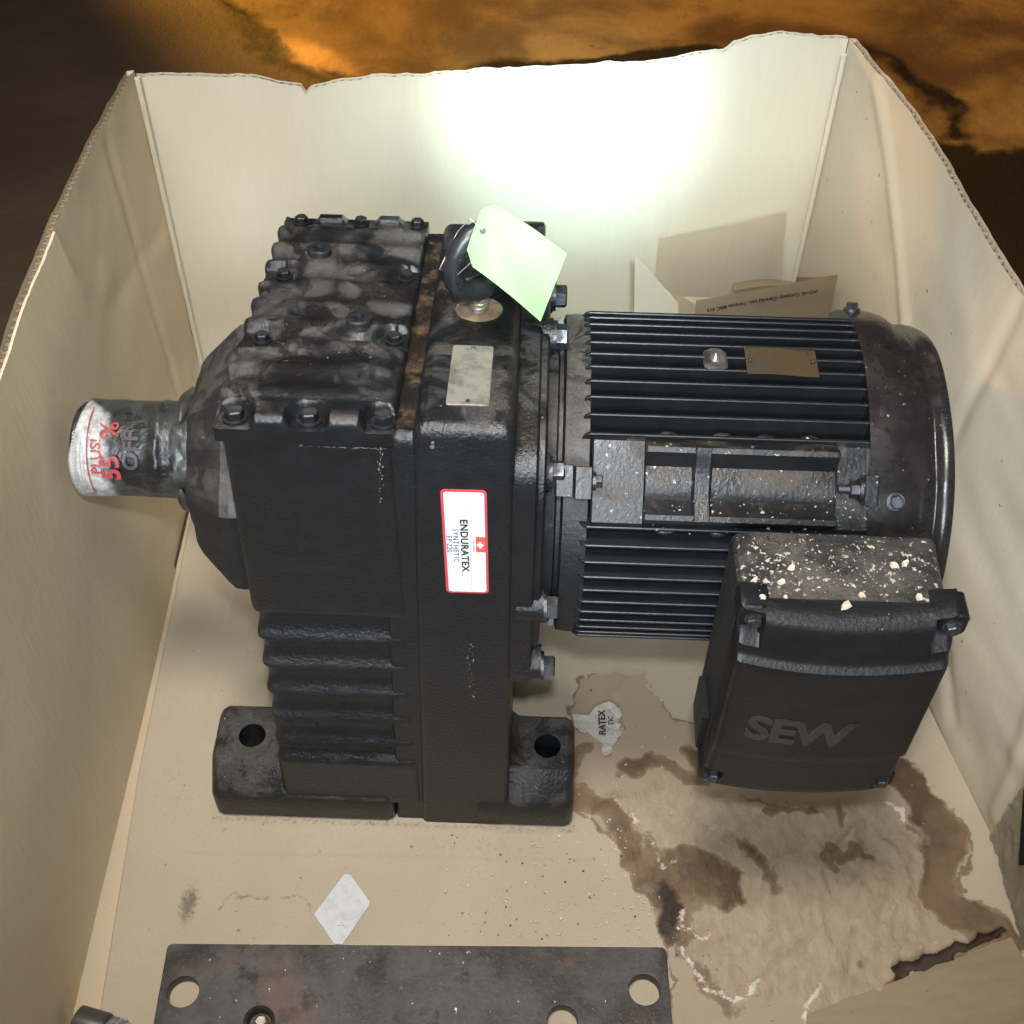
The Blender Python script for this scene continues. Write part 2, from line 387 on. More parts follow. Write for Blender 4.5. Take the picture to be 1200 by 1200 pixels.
def put_bolt(me, p, d, parent, name='bolt', spin=.3, mat=None, dirty=False):
    if dirty:
        if me.name + 'd' not in DM:
            m2 = me.copy(); m2.materials.clear(); m2.materials.append(M['cover']); DM[me.name + 'd'] = m2
        me = DM[me.name + 'd']
    q = Vector(d).to_track_quat('Z', 'Y') 
    o = mesh_obj(name, me, mat, parent); o.rotation_mode = 'QUATERNION'
    from mathutils import Quaternion
    o.rotation_quaternion = q @ Quaternion((0, 0, 1), spin); o.location = p; return o

# ================================================================== SETTING
gx = np.concatenate([[-8, -4, -2, -1.3], np.linspace(-.95, 1.05, 301), [1.4, 2.2, 4, 8]]); gy = np.concatenate([[-5, -2, 0, .7], np.linspace(1.0, 2.15, 181), [2.5, 4, 7, 11]])
XX, YY = np.meshgrid(gx, gy)
def pdist(poly, closed=False):
    d = np.full(XX.shape, 9.); P = list(poly) + ([poly[0]] if closed else [])
    for (ax, ay), (bx, by) in zip(P, P[1:]):
        vx, vy = bx - ax, by - ay; t = np.clip(((XXw - ax) * vx + (YYw - ay) * vy) / (vx * vx + vy * vy + 1e-12), 0, 1)
        d = np.minimum(d, np.hypot(XXw - ax - t * vx, YYw - ay - t * vy))
    return d
def inside(poly):
    r = np.zeros(XX.shape, bool); n = len(poly)
    for i in range(n):
        ax, ay = poly[i]; bx, by = poly[(i + 1) % n]
        if ay == by: continue
        c = ((ay > YYw) != (by > YYw)) & (XXw < (bx - ax) * (YYw - ay) / (by - ay) + ax); r ^= c
    return r
def sd(poly): d = pdist(poly, True); return np.where(inside(poly), d, -d)
def soft(d, wd): return np.clip(.5 + d / wd, 0, 1)
XXw = XX + .12 * (fbm(XX, YY, 7, 5, 41) - .5); YYw = YY + .12 * (fbm(XX, YY, 7, 5, 42) - .5)
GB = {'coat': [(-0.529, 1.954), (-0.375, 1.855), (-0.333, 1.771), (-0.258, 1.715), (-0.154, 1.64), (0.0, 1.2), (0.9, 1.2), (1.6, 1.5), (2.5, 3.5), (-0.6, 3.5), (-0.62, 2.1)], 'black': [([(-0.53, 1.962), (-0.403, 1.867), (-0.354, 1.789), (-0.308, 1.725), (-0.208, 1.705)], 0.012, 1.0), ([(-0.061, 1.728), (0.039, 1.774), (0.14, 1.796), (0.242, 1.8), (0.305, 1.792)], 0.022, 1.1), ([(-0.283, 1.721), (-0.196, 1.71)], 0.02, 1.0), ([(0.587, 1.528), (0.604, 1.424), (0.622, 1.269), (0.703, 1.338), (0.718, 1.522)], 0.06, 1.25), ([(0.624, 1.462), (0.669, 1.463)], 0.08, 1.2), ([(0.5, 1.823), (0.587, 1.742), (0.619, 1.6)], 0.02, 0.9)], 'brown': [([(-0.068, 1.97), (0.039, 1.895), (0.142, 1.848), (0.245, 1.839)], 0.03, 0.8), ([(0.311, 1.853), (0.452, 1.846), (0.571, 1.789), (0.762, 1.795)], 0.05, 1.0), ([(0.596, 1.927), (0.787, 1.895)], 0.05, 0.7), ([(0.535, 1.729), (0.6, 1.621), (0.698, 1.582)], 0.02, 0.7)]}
g_coat = soft(sd([(x, y) for x, y in GB['coat']]), .03)
g_black = np.maximum.reduce([soft(wd_ - pdist(p_), .07) * k_ for p_, wd_, k_ in GB['black']])  # stains, plus the box's cast shadow painted black at the far right
g_brown = np.maximum.reduce([soft(wd_ - pdist(p_), .12) * k_ for p_, wd_, k_ in GB['brown']])
me = bpy.data.meshes.new('ground'); idx = np.arange(XX.size).reshape(XX.shape)
quads = np.stack([idx[:-1, :-1], idx[:-1, 1:], idx[1:, 1:], idx[1:, :-1]], -1).reshape(-1, 4)
me.from_pydata(np.stack([XX, YY, XX * 0 - .016], -1).reshape(-1, 3).tolist(), [], quads.tolist())
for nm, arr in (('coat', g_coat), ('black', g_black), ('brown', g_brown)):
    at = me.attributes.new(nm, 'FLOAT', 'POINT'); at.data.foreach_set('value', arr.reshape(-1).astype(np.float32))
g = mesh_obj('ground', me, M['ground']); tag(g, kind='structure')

# ================================================================== CARDBOARD BOX
BX = empty('cardboard_box', (0, .6, -.008))
tag(BX, 'large open cardboard box with white inside and torn rim standing on concrete', 'box')
def bp(x, y, z): return (x, y - .6, z + .008)
XL = -.334
def xr(y):
    pts = [(.10, .47), (.508, .416), (.635, .387), (1.09, .293)]
    for (a, b), (c, d) in zip(pts, pts[1:]):
        if y <= c: return b + (d - b) * (y - a) / (c - a)
    return .293
def back_y(x): return 1.030 + (x + .334) / .627 * .060
TH = .0065
def crease(lst, s, z):
    k = 0
    for ax, az, bx, bz, amp, wd in lst:
        vx, vz = bx - ax, bz - az; t = max(0, min(1, ((s - ax) * vx + (z - az) * vz) / (vx * vx + vz * vz))); d = math.hypot(s - ax - t * vx, z - az - t * vz)
        if d < wd: k += amp * (1 - d / wd)
    return k
def wall(name, P, N, rim, L, mat, nu=80, nv=24, bow=None, extra=None, period=.0078):
    """P(s) base point, N outward normal, rim(s) height; three layers: inner sheet, fluted medium at the rim, outer sheet"""
    bm = bmesh.new()
    def pt(s, z, off):
        b = Vector(P(s)); n = Vector(N(s)); k = bow(s, z) if bow else 0
        q = b + n * (k + off); return bp(q.x, q.y, z)
    vi = grid(bm, lambda u, v: pt(u, -.007 + (rim(u) + .007) * v, 0), nu, nv)
    vo = grid(bm, lambda u, v: pt(u, -.007 + (rim(u) - .001 + .007) * v, TH), nu, nv)
    for ea, eb in ((0, 0), (nu, nu)):
        for j in range(nv): bm.faces.new((vi[j][ea], vi[j + 1][ea], vo[j + 1][ea], vo[j][ea]))
    nf = int(L / period * 8)
    def fl(u, v):
        o = TH / 2 + (TH / 2 - .0004) * math.sin(u * L / period * 2 * math.pi + 4 * fn(u, 0, 14, 3, 4)) * (.35 + .65 * fn(u, 0, 25, 2, 7))
        return pt(u, rim(u) - .0008 - .0022 * fn(u, 0, 90, 2, 3) - .014 * (1 - v), o)
    gf = grid(bm, fl, nf, 1)
    me_o = from_bm(name, bm, mat, BX, 40)
    me_o.data.materials.append(M['flute'])
    n1 = 2 * nu * nv + 2 * nv
    for i, p in enumerate(me_o.data.polygons):
        if i >= n1: p.material_index = 1
    return me_o
rimpts = [(-.334, .397), (-.266, .3916), (-.193, .3857), (-.189, .378), (-.184, .3837), (-.126, .3866), (-.067, .391), (-.007, .3933), (.068, .3925), (.10, .3925), (.129, .3945), (.185, .400), (.190, .4075), (.229, .414), (.262, .411), (.293, .409)]
def interp(pts, x):
    if x <= pts[0][0]: return pts[0][1]
    for (a, b), (c, d) in zip(pts, pts[1:]):
        if x <= c: return b + (d - b) * (x - a) / (c - a)
    return pts[-1][1]
def Pb(s): x = -.334 + .627 * s; return (x, back_y(x), 0)
def bow_b(s, z):
    x = -.334 + .627 * s; d = abs(x + .189)
    return -.010 * max(0, 1 - d / .06) * (z / .39) ** 2 + .004 * math.sin(s * 9) * z / .4 - .0035 * max(0, 1 - abs(x - .14) / .012) * .4
back = wall('back_panel', Pb, lambda s: Vector((-.0953, .9954, 0)), lambda s: interp(rimpts, -.334 + .627 * s) + .0030 * (fn(s, 0, 34, 5, 2) - .5) * 2, .63, M['wall'], 160, 30, bow_b)
def rim_r(s):
    y = 1.09 - .97 * s
    return .4095 + .004 * math.sin(s * 5) + .007 * (fn(s, 0, 30, 5, 5) - .5) - .05 * max(0, s - .55)
def Pr(s): y = 1.09 - .97 * s; return (xr(y), y, 0)
RC = [(.06, .40, .22, .26, -.003, .012), (.22, .26, .25, .12, -.002, .010), (.36, .41, .33, .18, .003, .012), (.33, .18, .47, .03, .003, .014), (.52, .30, .56, .02, -.003, .012), (.12, .18, .30, .05, .002, .012), (.44, .40, .62, .20, -.004, .02)]
right = wall('right_panel', Pr, lambda s: Vector((.98, .2, 0)), rim_r, .98, M['wallspot'], 260, 60, lambda s, z: crease(RC, s * .98, z) + min(1, s / .12) * (.008 * math.sin(s * 9 + 1) * z / .4 + .004 * (fn(s * 3, z * 6, 4, 2, 3) - .5)))
def rim_l(s):
    y = 1.03 - .91 * s
    return .402 + .02 * math.sin(min(1, s * 2) * 2.2) + .006 * (fn(s, 0, 34, 5, 9) - .5)
LC = [(.08, .0, .10, .39, .002, .012), (.02, .25, .2, .30, .0015, .012)]
left = wall('left_panel', lambda s: (XL, 1.03 - .91 * s, 0), lambda s: Vector((-1, 0, 0)), rim_l, .91, M['leftwall_lit'], 220, 50, lambda s, z: crease(LC, s * .91, z) + .004 * math.sin(s * 6) * z / .4 + .003 * (fn(s * 3, z * 5, 4, 3, 8) - .5))
front = wall('front_panel', lambda s: (XL + (.47 - XL) * s, .12, 0), lambda s: Vector((0, -1, 0)), lambda s: .38 + .006 * math.sin(s * 11), .8, M['wall'], 60, 16)
# overlapping glued joint sheet of the left wall
bm = bmesh.new()
def joint(u, v):
    y = (.778 + .022 * (1 - v)) - (.64) * u; z = -.006 + (rim_l((1.03 - y) / .91) - .0004 + .006) * v
    b = .004 * math.sin((1.03 - y) / .91 * 6) * z / .4
    return bp(XL - b + .0046 - .003 * max(0, v - .9) * 10 + .0008 * math.sin(v * 9 + u * 7), y, z)
a = grid(bm, joint, 90, 24)
b_ = grid(bm, lambda u, v: tuple(Vector(joint(u, v)) + Vector((-.0020, 0, 0))), 90, 24)
for j in range(24): bm.faces.new((a[j][0], a[j + 1][0], b_[j + 1][0], b_[j][0]))
for i in range(90): bm.faces.new((a[24][i], a[24][i + 1], b_[24][i + 1], b_[24][i]))
from_bm('overlap_sheet', bm, M['liner'], BX, 40)
# corner score folds
for (x, y), n in (((-.3315, 1.0275), 0), ((.2905, 1.0865), 1)):
    bm = bmesh.new(); tube(bm, [bp(x, y, z * .0398 - .002) for z in range(0, 11)], .0028, 8)
    from_bm('corner_fold', bm, M['wall'], BX, 40)

# bottom panel
bm = bmesh.new()
ys = np.linspace(.12, 1.09, 12)
grid(bm, lambda u, v: bp(XL + (xr(.12 + .97 * v) - XL) * u, (.12 + .97 * v) if True else 0, -.0076), 8, 12)
bo = from_bm('bottom_panel', bm, M['crumbd'], BX, 0)

# floor pad: fine grid with stain and painted shade masks, wrinkles, and a torn slit
NX, NY = 420, 520
u = np.linspace(0, 1, NX + 1); v = np.linspace(0, 1, NY + 1); U, V = np.meshgrid(u, v)
YY = .13 + (1.078 - .13) * V
XRR = np.interp(YY, [.10, .508, .635, 1.09], [.47, .416, .387, .293]) - .0012
PL = np.interp(YY, [.13, .36, .58, .90, 1.08], [-.306, -.3085, -.3205, -.3265, -.3275])
XX = PL + (XRR - PL) * U
YY = np.minimum(YY, 1.030 + (XX + .334) / .627 * .060 - .002)
def pdist(poly, closed=False):
    d = np.full(XX.shape, 9.); P = list(poly) + ([poly[0]] if closed else [])
    for (ax, ay), (bx, by) in zip(P, P[1:]):
        vx, vy = bx - ax, by - ay; t = np.clip(((XXw - ax) * vx + (YYw - ay) * vy) / (vx * vx + vy * vy + 1e-12), 0, 1)
        d = np.minimum(d, np.hypot(XXw - ax - t * vx, YYw - ay - t * vy))
    return d
def inside(poly):
    r = np.zeros(XX.shape, bool); n = len(poly)
    for i in range(n):
        ax, ay = poly[i]; bx, by = poly[(i + 1) % n]
        if ay == by: continue
        c = ((ay > YYw) != (by > YYw)) & (XXw < (bx - ax) * (YYw - ay) / (by - ay) + ax); r ^= c
    return r
XXw = XX + .034 * (fbm(XX, YY, 24, 5, 1) - .5) + .010 * (fbm(XX, YY, 110, 3, 11) - .5); YYw = YY + .034 * (fbm(XX, YY, 24, 5, 2) - .5) + .010 * (fbm(XX, YY, 110, 3, 12) - .5)
def sd(poly): d = pdist(poly, True); return np.where(inside(poly), d, -d)
def soft(d, wd): return np.clip(.5 + d / wd, 0, 1)
paper = [(.0628, .552), (.115, .572), (.16, .566), (.24, .556), (.331, .553), (.352, .53), (.350, .47), (.332, .425), (.309, .403), (.296, .385), (.24, .376), (.20, .384), (.165, .402), (.146, .43), (.133, .462), (.112, .505), (.088, .54)]
m_paper = soft(sd(paper), .012)
wetp = [(.058, .548), (.055, .62), (.07, .68), (.12, .69), (.15, .64), (.20, .62), (.30, .60), (.36, .59), (.388, .54), (.389, .50), (.366, .46), (.40, .43), (.30, .395), (.27, .35), (.14, .34), (.135, .42), (.12, .47), (.10, .50)]
m_wet = soft(sd(wetp), .010)
s1 = pdist([(.052, .560), (.075, .556), (.0913, .5416), (.1075, .5027), (.122, .478), (.1295, .4585), (.138, .437)])
s2 = pdist([(.140, .50), (.152, .512), (.170, .500), (.187, .486), (.180, .470), (.158, .478)])
s3 = pdist([(.345, .575), (.366, .553), (.372, .525), (.362, .492), (.352, .466), (.368, .452), (.392, .436)])
s4 = pdist([(.100, .590), (.13, .592), (.155, .575), (.175, .58), (.172, .60)])
s5 = pdist([(.060, .57), (.064, .60), (.075, .61)])
s6 = pdist([(.20, .52), (.215, .497), (.222, .478)])
m_stain = np.maximum.reduce([soft(.0105 - s1, .018), soft(.008 - s2, .020), soft(.0165 - s3, .018), soft(.008 - s4, .016) * .9, soft(.006 - s5, .012) * .8, soft(.006 - s6, .02) * .8,
    soft(.030 - np.hypot((XXw - .150) * .8, YYw - .485), .04) * .8, soft(.016 - np.hypot(XXw - .215, YYw - .44), .05) * .5, soft(.012 - pdist([(.12, .515), (.15, .47), (.15, .42), (.18, .38)]), .03) * .62])
edge = np.abs(sd(wetp)); m_stain = np.maximum(m_stain, soft(.0014 - edge, .007) * (.35 + 1.0 * fbm(XX, YY, 16, 3, 21)))
edge2 = np.abs(sd(paper)); m_stain = np.maximum(m_stain, soft(.0022 - edge2, .009) * (-.10 + 1.35 * fbm(XX, YY, 14, 3, 22)))
m_stain = np.maximum(m_stain, m_paper * np.clip((fbm(XX, YY, 22, 5, 23) - .69) * 6, 0, .6))
m_dark = np.maximum.reduce([soft(.014 - np.hypot((XXw - .136), (YYw - .455) * .5), .026), soft(.003 - s1, .012) * .74, soft(.003 - pdist([(.152, .508), (.170, .500), (.185, .488)]), .012) * .7, soft(.003 - s3, .016) * .55])
m_mold = np.maximum.reduce([soft(.004 - pdist([(.152, .425), (.158, .405), (.17, .392), (.192, .390), (.20, .40)]), .012) * .95, soft(.0035 - pdist([(.146, .46), (.152, .44), (.165, .44)]), .01) * .9,
    soft(.003 - pdist([(.095, .553), (.115, .527), (.135, .495), (.148, .505)]), .012) * .85, soft(.0035 - pdist([(.326, .552), (.340, .545), (.345, .538)]), .008) * .95,
    soft(.003 - pdist([(.245, .392), (.235, .378), (.23, .365)]), .008), soft(.002 - pdist([(.18, .53), (.19, .51), (.205, .50)]), .01) * .8,
    soft(.008 - s1, .03) * .45, soft(.002 - pdist([(.295, .42), (.33, .428), (.36, .436)]), .01) * .8, soft(.04 - np.hypot(XX - .09, YY - .50), .06) * .22])
m_grime_shade = np.maximum.reduce([soft(.006 - np.hypot(XX + .256, (YY - .455) * .42), .022) * 1.15, soft(.0015 - pdist([(-.2275, .449), (-.225, .457), (-.205, .4645), (-.180, .464), (-.155, .4575)]), .008) * 1.0,
    soft(.003 - np.hypot(XX + .238, YY - .521), .008) * .8, soft(.006 - np.abs(YY - (.5270 - .0209 * XX)), .014) * ((XX > -.25) & (XX < .06)) * .62, soft(.02 - np.abs(YY - .512), .03) * ((XX > -.1) & (XX < .07)) * .42 * soft(.0 - np.abs(XX + .015) + .07, .05),  # dark line along the foot front is contact shadow painted as colour
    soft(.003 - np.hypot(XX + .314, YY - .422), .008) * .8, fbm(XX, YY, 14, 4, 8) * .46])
slit = [(.3060, .4085), (.3300, .4190), (.3560, .4275), (.3840, .4375), (.3970, .4400), (.3950, .4355), (.3640, .4205), (.3400, .4090), (.3205, .4000), (.3170, .3900), (.3075, .3850), (.3040, .3960)]
slitd = soft(sd(slit), .0028)
m_dark = np.maximum(m_dark, slitd * 1.4)  # slit recess darkened too: its shade is put into the colour
WX = XX + .02 * (fbm(XX, YY, 20, 3, 31) - .5); rid = 1 - np.abs(2 * fbm(WX * 1.7 + YY * .5, YY * .55, 40, 5, 4) - 1)
ridb = 1 - np.abs(2 * fbm(WX * 1.2 - YY * .9, YY * .6, 14, 3, 34) - 1)
ZZ = .0005 * (fbm(XX, YY, 12, 3, 3) - .5) + m_paper * (.0002 + .0032 * np.clip(rid - .66, 0, 1) + .012 * np.clip(ridb - .80, 0, 1) + .006 * (fbm(XX, YY * .5, 17, 2, 6) - .4)) + m_wet * .004 * np.clip(ridb - .75, 0, 1) + .0006 * m_mold
keep = np.exp(-(pdist([(.295, .385), (.34, .418), (.39, .437)]) / .012) ** 2)
ZZ = ZZ + .0025 * keep
for pl_, am_, wd_ in (([(.292, .550), (.300, .48), (.303, .42)], .0042, .008), ([(.262, .553), (.256, .49), (.262, .40)], .0030, .007), ([(.325, .52), (.322, .46), (.315, .425)], .003, .006)): ZZ = ZZ + am_ * np.exp(-(pdist(pl_) / wd_) ** 2)
ZZ = ZZ - .0075 * slitd
# dead flat and slightly low under everything that rests on it
flatm = ((XX > -.27) & (XX < .075) & (YY > .50)) | (YY < .425) & (XX < .135)
ZZ = np.where(flatm, np.minimum(ZZ, 0) - .0004, ZZ)
me = bpy.data.meshes.new('floor_pad')
nv_ = (NX + 1) * (NY + 1)
co = np.stack([XX, YY - .6, ZZ + .008], -1).reshape(-1, 3)
idx = np.arange(nv_).reshape(NY + 1, NX + 1)
quads = np.stack([idx[:-1, :-1], idx[:-1, 1:], idx[1:, 1:], idx[1:, :-1]], -1).reshape(-1, 4)
# skirt down the left edge gives the pad its thickness
le = idx[:, 0]; low = co[le].copy(); low[:, 2] = .0005; co = np.vstack([co, low]); lo_i = np.arange(nv_, nv_ + NY + 1)
sk = np.stack([le[:-1], le[1:], lo_i[1:], lo_i[:-1]], -1)
quads = np.vstack([quads, sk])
me.from_pydata(co.tolist(), [], quads.tolist())
for nm, arr in (('paper', m_paper), ('wet', m_wet), ('stain', m_stain), ('dark', m_dark), ('mold', m_mold), ('grime', m_grime_shade)):  # 'grime' also carries the foot's painted contact shade
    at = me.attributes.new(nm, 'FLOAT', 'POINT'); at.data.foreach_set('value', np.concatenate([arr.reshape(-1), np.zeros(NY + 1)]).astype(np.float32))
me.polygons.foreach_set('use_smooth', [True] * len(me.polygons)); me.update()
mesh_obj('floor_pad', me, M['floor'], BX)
# bottom flap strip showing between wall and pad on the left
bm = bmesh.new(); box(bm, *[bp(XL + .004, 0, 0)[0], bp(-.305, 0, 0)[0]], -.45, .425, .0010, .0034); from_bm('bottom_flap', bm, M['kraft'], BX, 0)

# torn flap lying at the front right corner of the box
def tflap(u, v):
    A, B, Cc, D = Vector((.232, .372)), Vector((.404, .4375)), Vector((.437, .30)), Vector((.205, .27))
    p = (A * (1 - u) + B * u) * (1 - v) + (D * (1 - u) + Cc * u) * v
    edge = .004 * (fn(u * 2, v, 9, 3, 6) - .5)
    fold = max(0, 1 - abs(v - .42 - .12 * math.sin(u * 3)) / .14)
    z = .0045 + .010 * math.sin(min(1, v * 2.2) * 1.57) * (.4 + .6 * u) + .006 * fold * fold + .007 * (fn(u, v * 2, 5, 5, 3) - .5) * (1 - abs(.5 - v))
    if v > .55: z -= .006 * (v - .55) / .45
    return bp(p.x + edge * .4, p.y + edge, z)
bm = bmesh.new(); a = grid(bm, tflap, 70, 50)
bmesh.ops.solidify(bm, geom=bm.faces[:], thickness=.003)
from_bm('torn_bottom_flap', bm, M['torn'], BX, 50)
# torn liner peeling off the right wall
bm = bmesh.new()
def peel(u, v):
    y = .525 - .17 * u; z = .003 + .20 * v * (.62 + .38 * u)
    j = .010 * (fn(u * 1.5, v * 3, 6, 4, 12) - .5)
    off = .004 + .012 * math.sin(u * 1.57) + .0035 * abs(fn(u * 6, v * 1.4, 4, 4, 14) - .5) * 2
    return bp(xr(y) - off, y + j, z + j * .6)
grid(bm, peel, 60, 50); bmesh.ops.solidify(bm, geom=bm.faces[:], thickness=.0015)
from_bm('peeling_liner', bm, M['wallspot'], BX, 50)
bm = bmesh.new()
def slitf(u, v):
    y = .500 - .035 * u - .006 * v; z = .128 - .055 * u + .012 * v
    return bp(xr(y) - .026, y, z)
grid(bm, slitf, 10, 2); bmesh.ops.solidify(bm, geom=bm.faces[:], thickness=.002)
from_bm('black_slit_strip', bm, M['ink'], BX, 40)  # flat black strip drawn in place of a dark slit

# ================================================================== GEAR MOTOR
G = empty('gear_motor', (0, .53, 0), R(-1.2))
tag(G, 'black gear motor with cooling fins, terminal box and eye bolt standing in the cardboard box', 'gear motor')
AY, AZ = .13, .30
def top(y): return .475 - .176 * y
# --- gear housing
bm = bmesh.new()
# case body (left), stacked rings with rib waves on the lower front
rings = []
zs = list(np.linspace(.03, .457, 150))
for z in zs:
    xl = -.186 + (z - .03) / .42 * .0140; xrr = -.070
    wave = 0
    if .09 < z < .292:
        ph = (z - .292) / .0345
        wave = .0062 * (abs(math.sin(math.pi * ph))) ** .8 * min(1, (.292 - z) / .01) * min(1, (z - .09) / .01)
    yf = .0008
    ring = []
    for (x, y) in rrect(xl, xrr, yf + wave, .250, .007, 4): ring.append((x + (0.4 * wave if x < -.17 else 0), y, min(z, top(y) - .010)))
    rings.append(ring)
loft(bm, rings)
# block (right)
def bl(x0b, x0t, x1, yf, zb, rad, dn_=0):
    rings = []
    for z in (zb, .05, .12, .2, .3, .38):
        x0 = x0b + (x0t - x0b) * z / .475
        rings.append([(x, y, z) for x, y in rrect(x0, x1, yf, .258, rad, 5)])
    for ins, dz in ((0, .010), (.0012, .0055), (.0035, .0022), (.0075, .0)):
        rings.append([(x, y, top(y) - dz - dn_) for x, y in rrect(x0t + ins, x1 - ins, yf + ins, .258 - ins, max(.002, rad - ins * .5), 5)])
    loft(bm, rings)
bl(-.093, -.0775, -.040, .0030, .0, .003, .010)
# cut the deep slot between cover and block: housing left strip sits lower (built lower instead)
bl(-.0720, -.0590, .0012, .0, .0, .0055)
# foot bars front and back
def foot(x0, x1, y0, y1):
    front = y0 < .05
    rings = []
    H_ = .058
    if front: prof = [(y0 + .002, 0), (y0, .003), (y0, .034), (y0 + .003, .038), (y0 + .018, H_ - .0035), (y0 + .022, H_), (y1 - .004, H_), (y1, H_ - .004), (y1, 0)]
    else: prof = [(y0, 0), (y0, H_ - .004), (y0 + .004, H_), (y1 - .022, H_), (y1 - .018, H_ - .0035), (y1, .036), (y1, 0)]
    def sec(x, k, dz=0):
        return [(x, y + (k if y < (y0 + y1) / 2 else -k), max(0, z - k * (z > .01))) for y, z in prof]
    loft(bm, [sec(x0 + (.0), .006), sec(x0 + .0025, .002), sec(x0 + .007, 0), sec(x1 - .007, 0), sec(x1 - .0025, .002), sec(x1, .006)])
foot(-.2465, -.0935, -.001, .074); foot(-.030, .055, -.001, .074)
foot(-.195, -.155, .178, .254); foot(-.030, .012, .178, .254)
# centre part of the foot bar, between
foot(-.170, -.075, .178, .250)
# fillets between foot and case
def fillet(x, sgn, y0, y1, r):
    prof = [(x, .055)] + [(x + sgn * (r - r * math.cos(t)), .055 + r - r * math.sin(t)) for t in np.linspace(R(90), R(0), 7)]
    prof = [(x + sgn * (r - r * math.sin(t)), .057 + r - r * math.cos(t)) for t in np.linspace(0, R(90), 7)] + [(x, .05)]
    loft(bm, [[(px, y, pz) for px, pz in prof] for y in (y0, y1)])
fillet(.0, 1, .0235, .070, .020); fillet(-.184, -1, .0235, .070, .014)
# small lug with half cone on the lower case
loft(bm, [[(x, y, z) for x, y in rrect(-.168 + k, -.146 - k, .0035 + k, .03, .003)] for z, k in ((.138, .001), (.160, .001), (.170, .004), (.174, .009))])
# thin flange rim on the case next to the block (front)
H = from_bm('gear_housing', bm, M['cast'], G, 38)
cs = []
for x, y in ((-.215, .043), (.032, .043)):
    b2 = bmesh.new(); cyl(b2, (x, y, -.01), (0, 0, 1), .0112, .09, 32); cs.append(b2)
cut(H, cs); H.data.materials.clear(); H.data.materials.append(M['cast'])
# rusty slot floor between cover and block
bm = bmesh.new()
ringv = lambda y0, y1, x0, x1, d0, d1: hexa(bm, [(x0, y0, top(y0) - d0), (x1, y0, top(y0) - d0), (x1, y1, top(y1) - d0), (x0, y1, top(y1) - d0), (x0, y0, top(y0) - d1), (x1, y0, top(y0) - d1), (x1, y1, top(y1) - d1), (x0, y1, top(y1) - d1)])
grid(bm, lambda u, v: (-.0698 + .0135 * u, .009 + .24 * v, top(.009 + .24 * v) - .0085 + .0016 * (fn(u * 2, v * 9, 6, 3, 2) - .5)), 8, 80)
bmesh.ops.solidify(bm, geom=bm.faces[:], thickness=.0035)
from_bm('sealing_strip', bm, M['rust'], G, 50)

# --- ribbed cover
cb = [(-.1625, .0075, 0), (-.119, .0075, 0), (-.076, .0075, 0), (-.1605, .088, 1), (-.078, .171, 1), (-.078, .092, 1), (-.161, .247, 2), (-.118, .247, 2), (-.077, .247, 2), (-.1605, .168, 1)]
bm = bmesh.new()
NXc, NYc = 84, 190
cx0, cx1, cy0, cy1 = -.1735, -.0695, -.0022, .256
per = .0252
def cov(u, v):
    x = cx0 + (cx1 - cx0) * u; y = cy0 + (cy1 - cy0) * v
    ph = (y - .016) / per
    fr = ph - math.floor(ph)
    wv = .5 - .5 * math.cos(2 * math.pi * (fr ** 1.2))       # skewed wave: steep towards the front
    env = min(1, max(0, (y - .012) / .012)) * min(1, max(0, (.252 - y) / .01))
    h = .0025 + .0031 * wv * env + (.0032 if y < .016 or y > .244 else 0)
    if x > -.115 + .03 * math.sin(9 * v) and .03 < y < .24: h -= .0012 * env
    ex = min(u, 1 - u) * (cx1 - cx0)
    # rounded outer edges
    rr = .006
    ed = min(ex, y - cy0, cy1 - y)
    if ed < rr: h -= (rr - math.sqrt(max(0, rr * rr - (rr - ed) ** 2))) * .9
    for bx, by, t in cb:
        d = math.hypot((x - bx), (y - by) * (.9 if t != 0 else 1))
        if t == 0 and y < by: d = abs(x - bx)
        if t == 2 and y > by: d = abs(x - bx)
        if t == 1 and ((x < bx and bx < -.12) or (x > bx and bx > -.12)): d = abs(y - by)
        if d < .0135:
            k = min(1, (.0135 - d) / .004); h = h * (1 - k) + k * (-.0040 if t == 0 else -.0010)
    for px_, py_ in ((-.139, .191), (-.101, .102)):
        d = math.hypot(x - px_, y - py_)
        if d < .015: k = min(1, (.015 - d) / .004); h = h * (1 - k) + k * .0065
    xo = x
    if u < .03: xo = x - .0025 * wv * env
    if u > .97: xo = x + .0008 * wv * env
    return (xo, y, top(y) + h - .001)
gv = grid(bm, cov, NXc, NYc)
per_ = gv[0][:] + [gv[j][-1] for j in range(1, NYc + 1)] + gv[-1][::-1][1:] + [gv[j][0] for j in range(NYc - 1, 0, -1)]
dn = []
for v_ in per_:
    y = v_.co.y; dn.append(bm.verts.new((v_.co.x, y, top(max(y, .0)) - .0150)))
for i in range(len(per_)):
    j = (i + 1) % len(per_); bm.faces.new((per_[i], per_[j], dn[j], dn[i]))
# bottom lip along the front
CV = from_bm('gear_cover', bm, M['cover'], G, 45)
for bx, by, t in cb:
    h = (-.0040 if t == 0 else -.0010)
    put_bolt(B_mid if t == 0 else B_small, (bx, by, top(by) + h - .0012), (0, .17, 1), CV, spin=random.random(), dirty=True)
for px_, py_ in ((-.139, .191), (-.101, .102)):
    put_bolt(B_sock, (px_, py_, top(py_) + .0050), (0, .17, 1), CV, 'breather_plug')
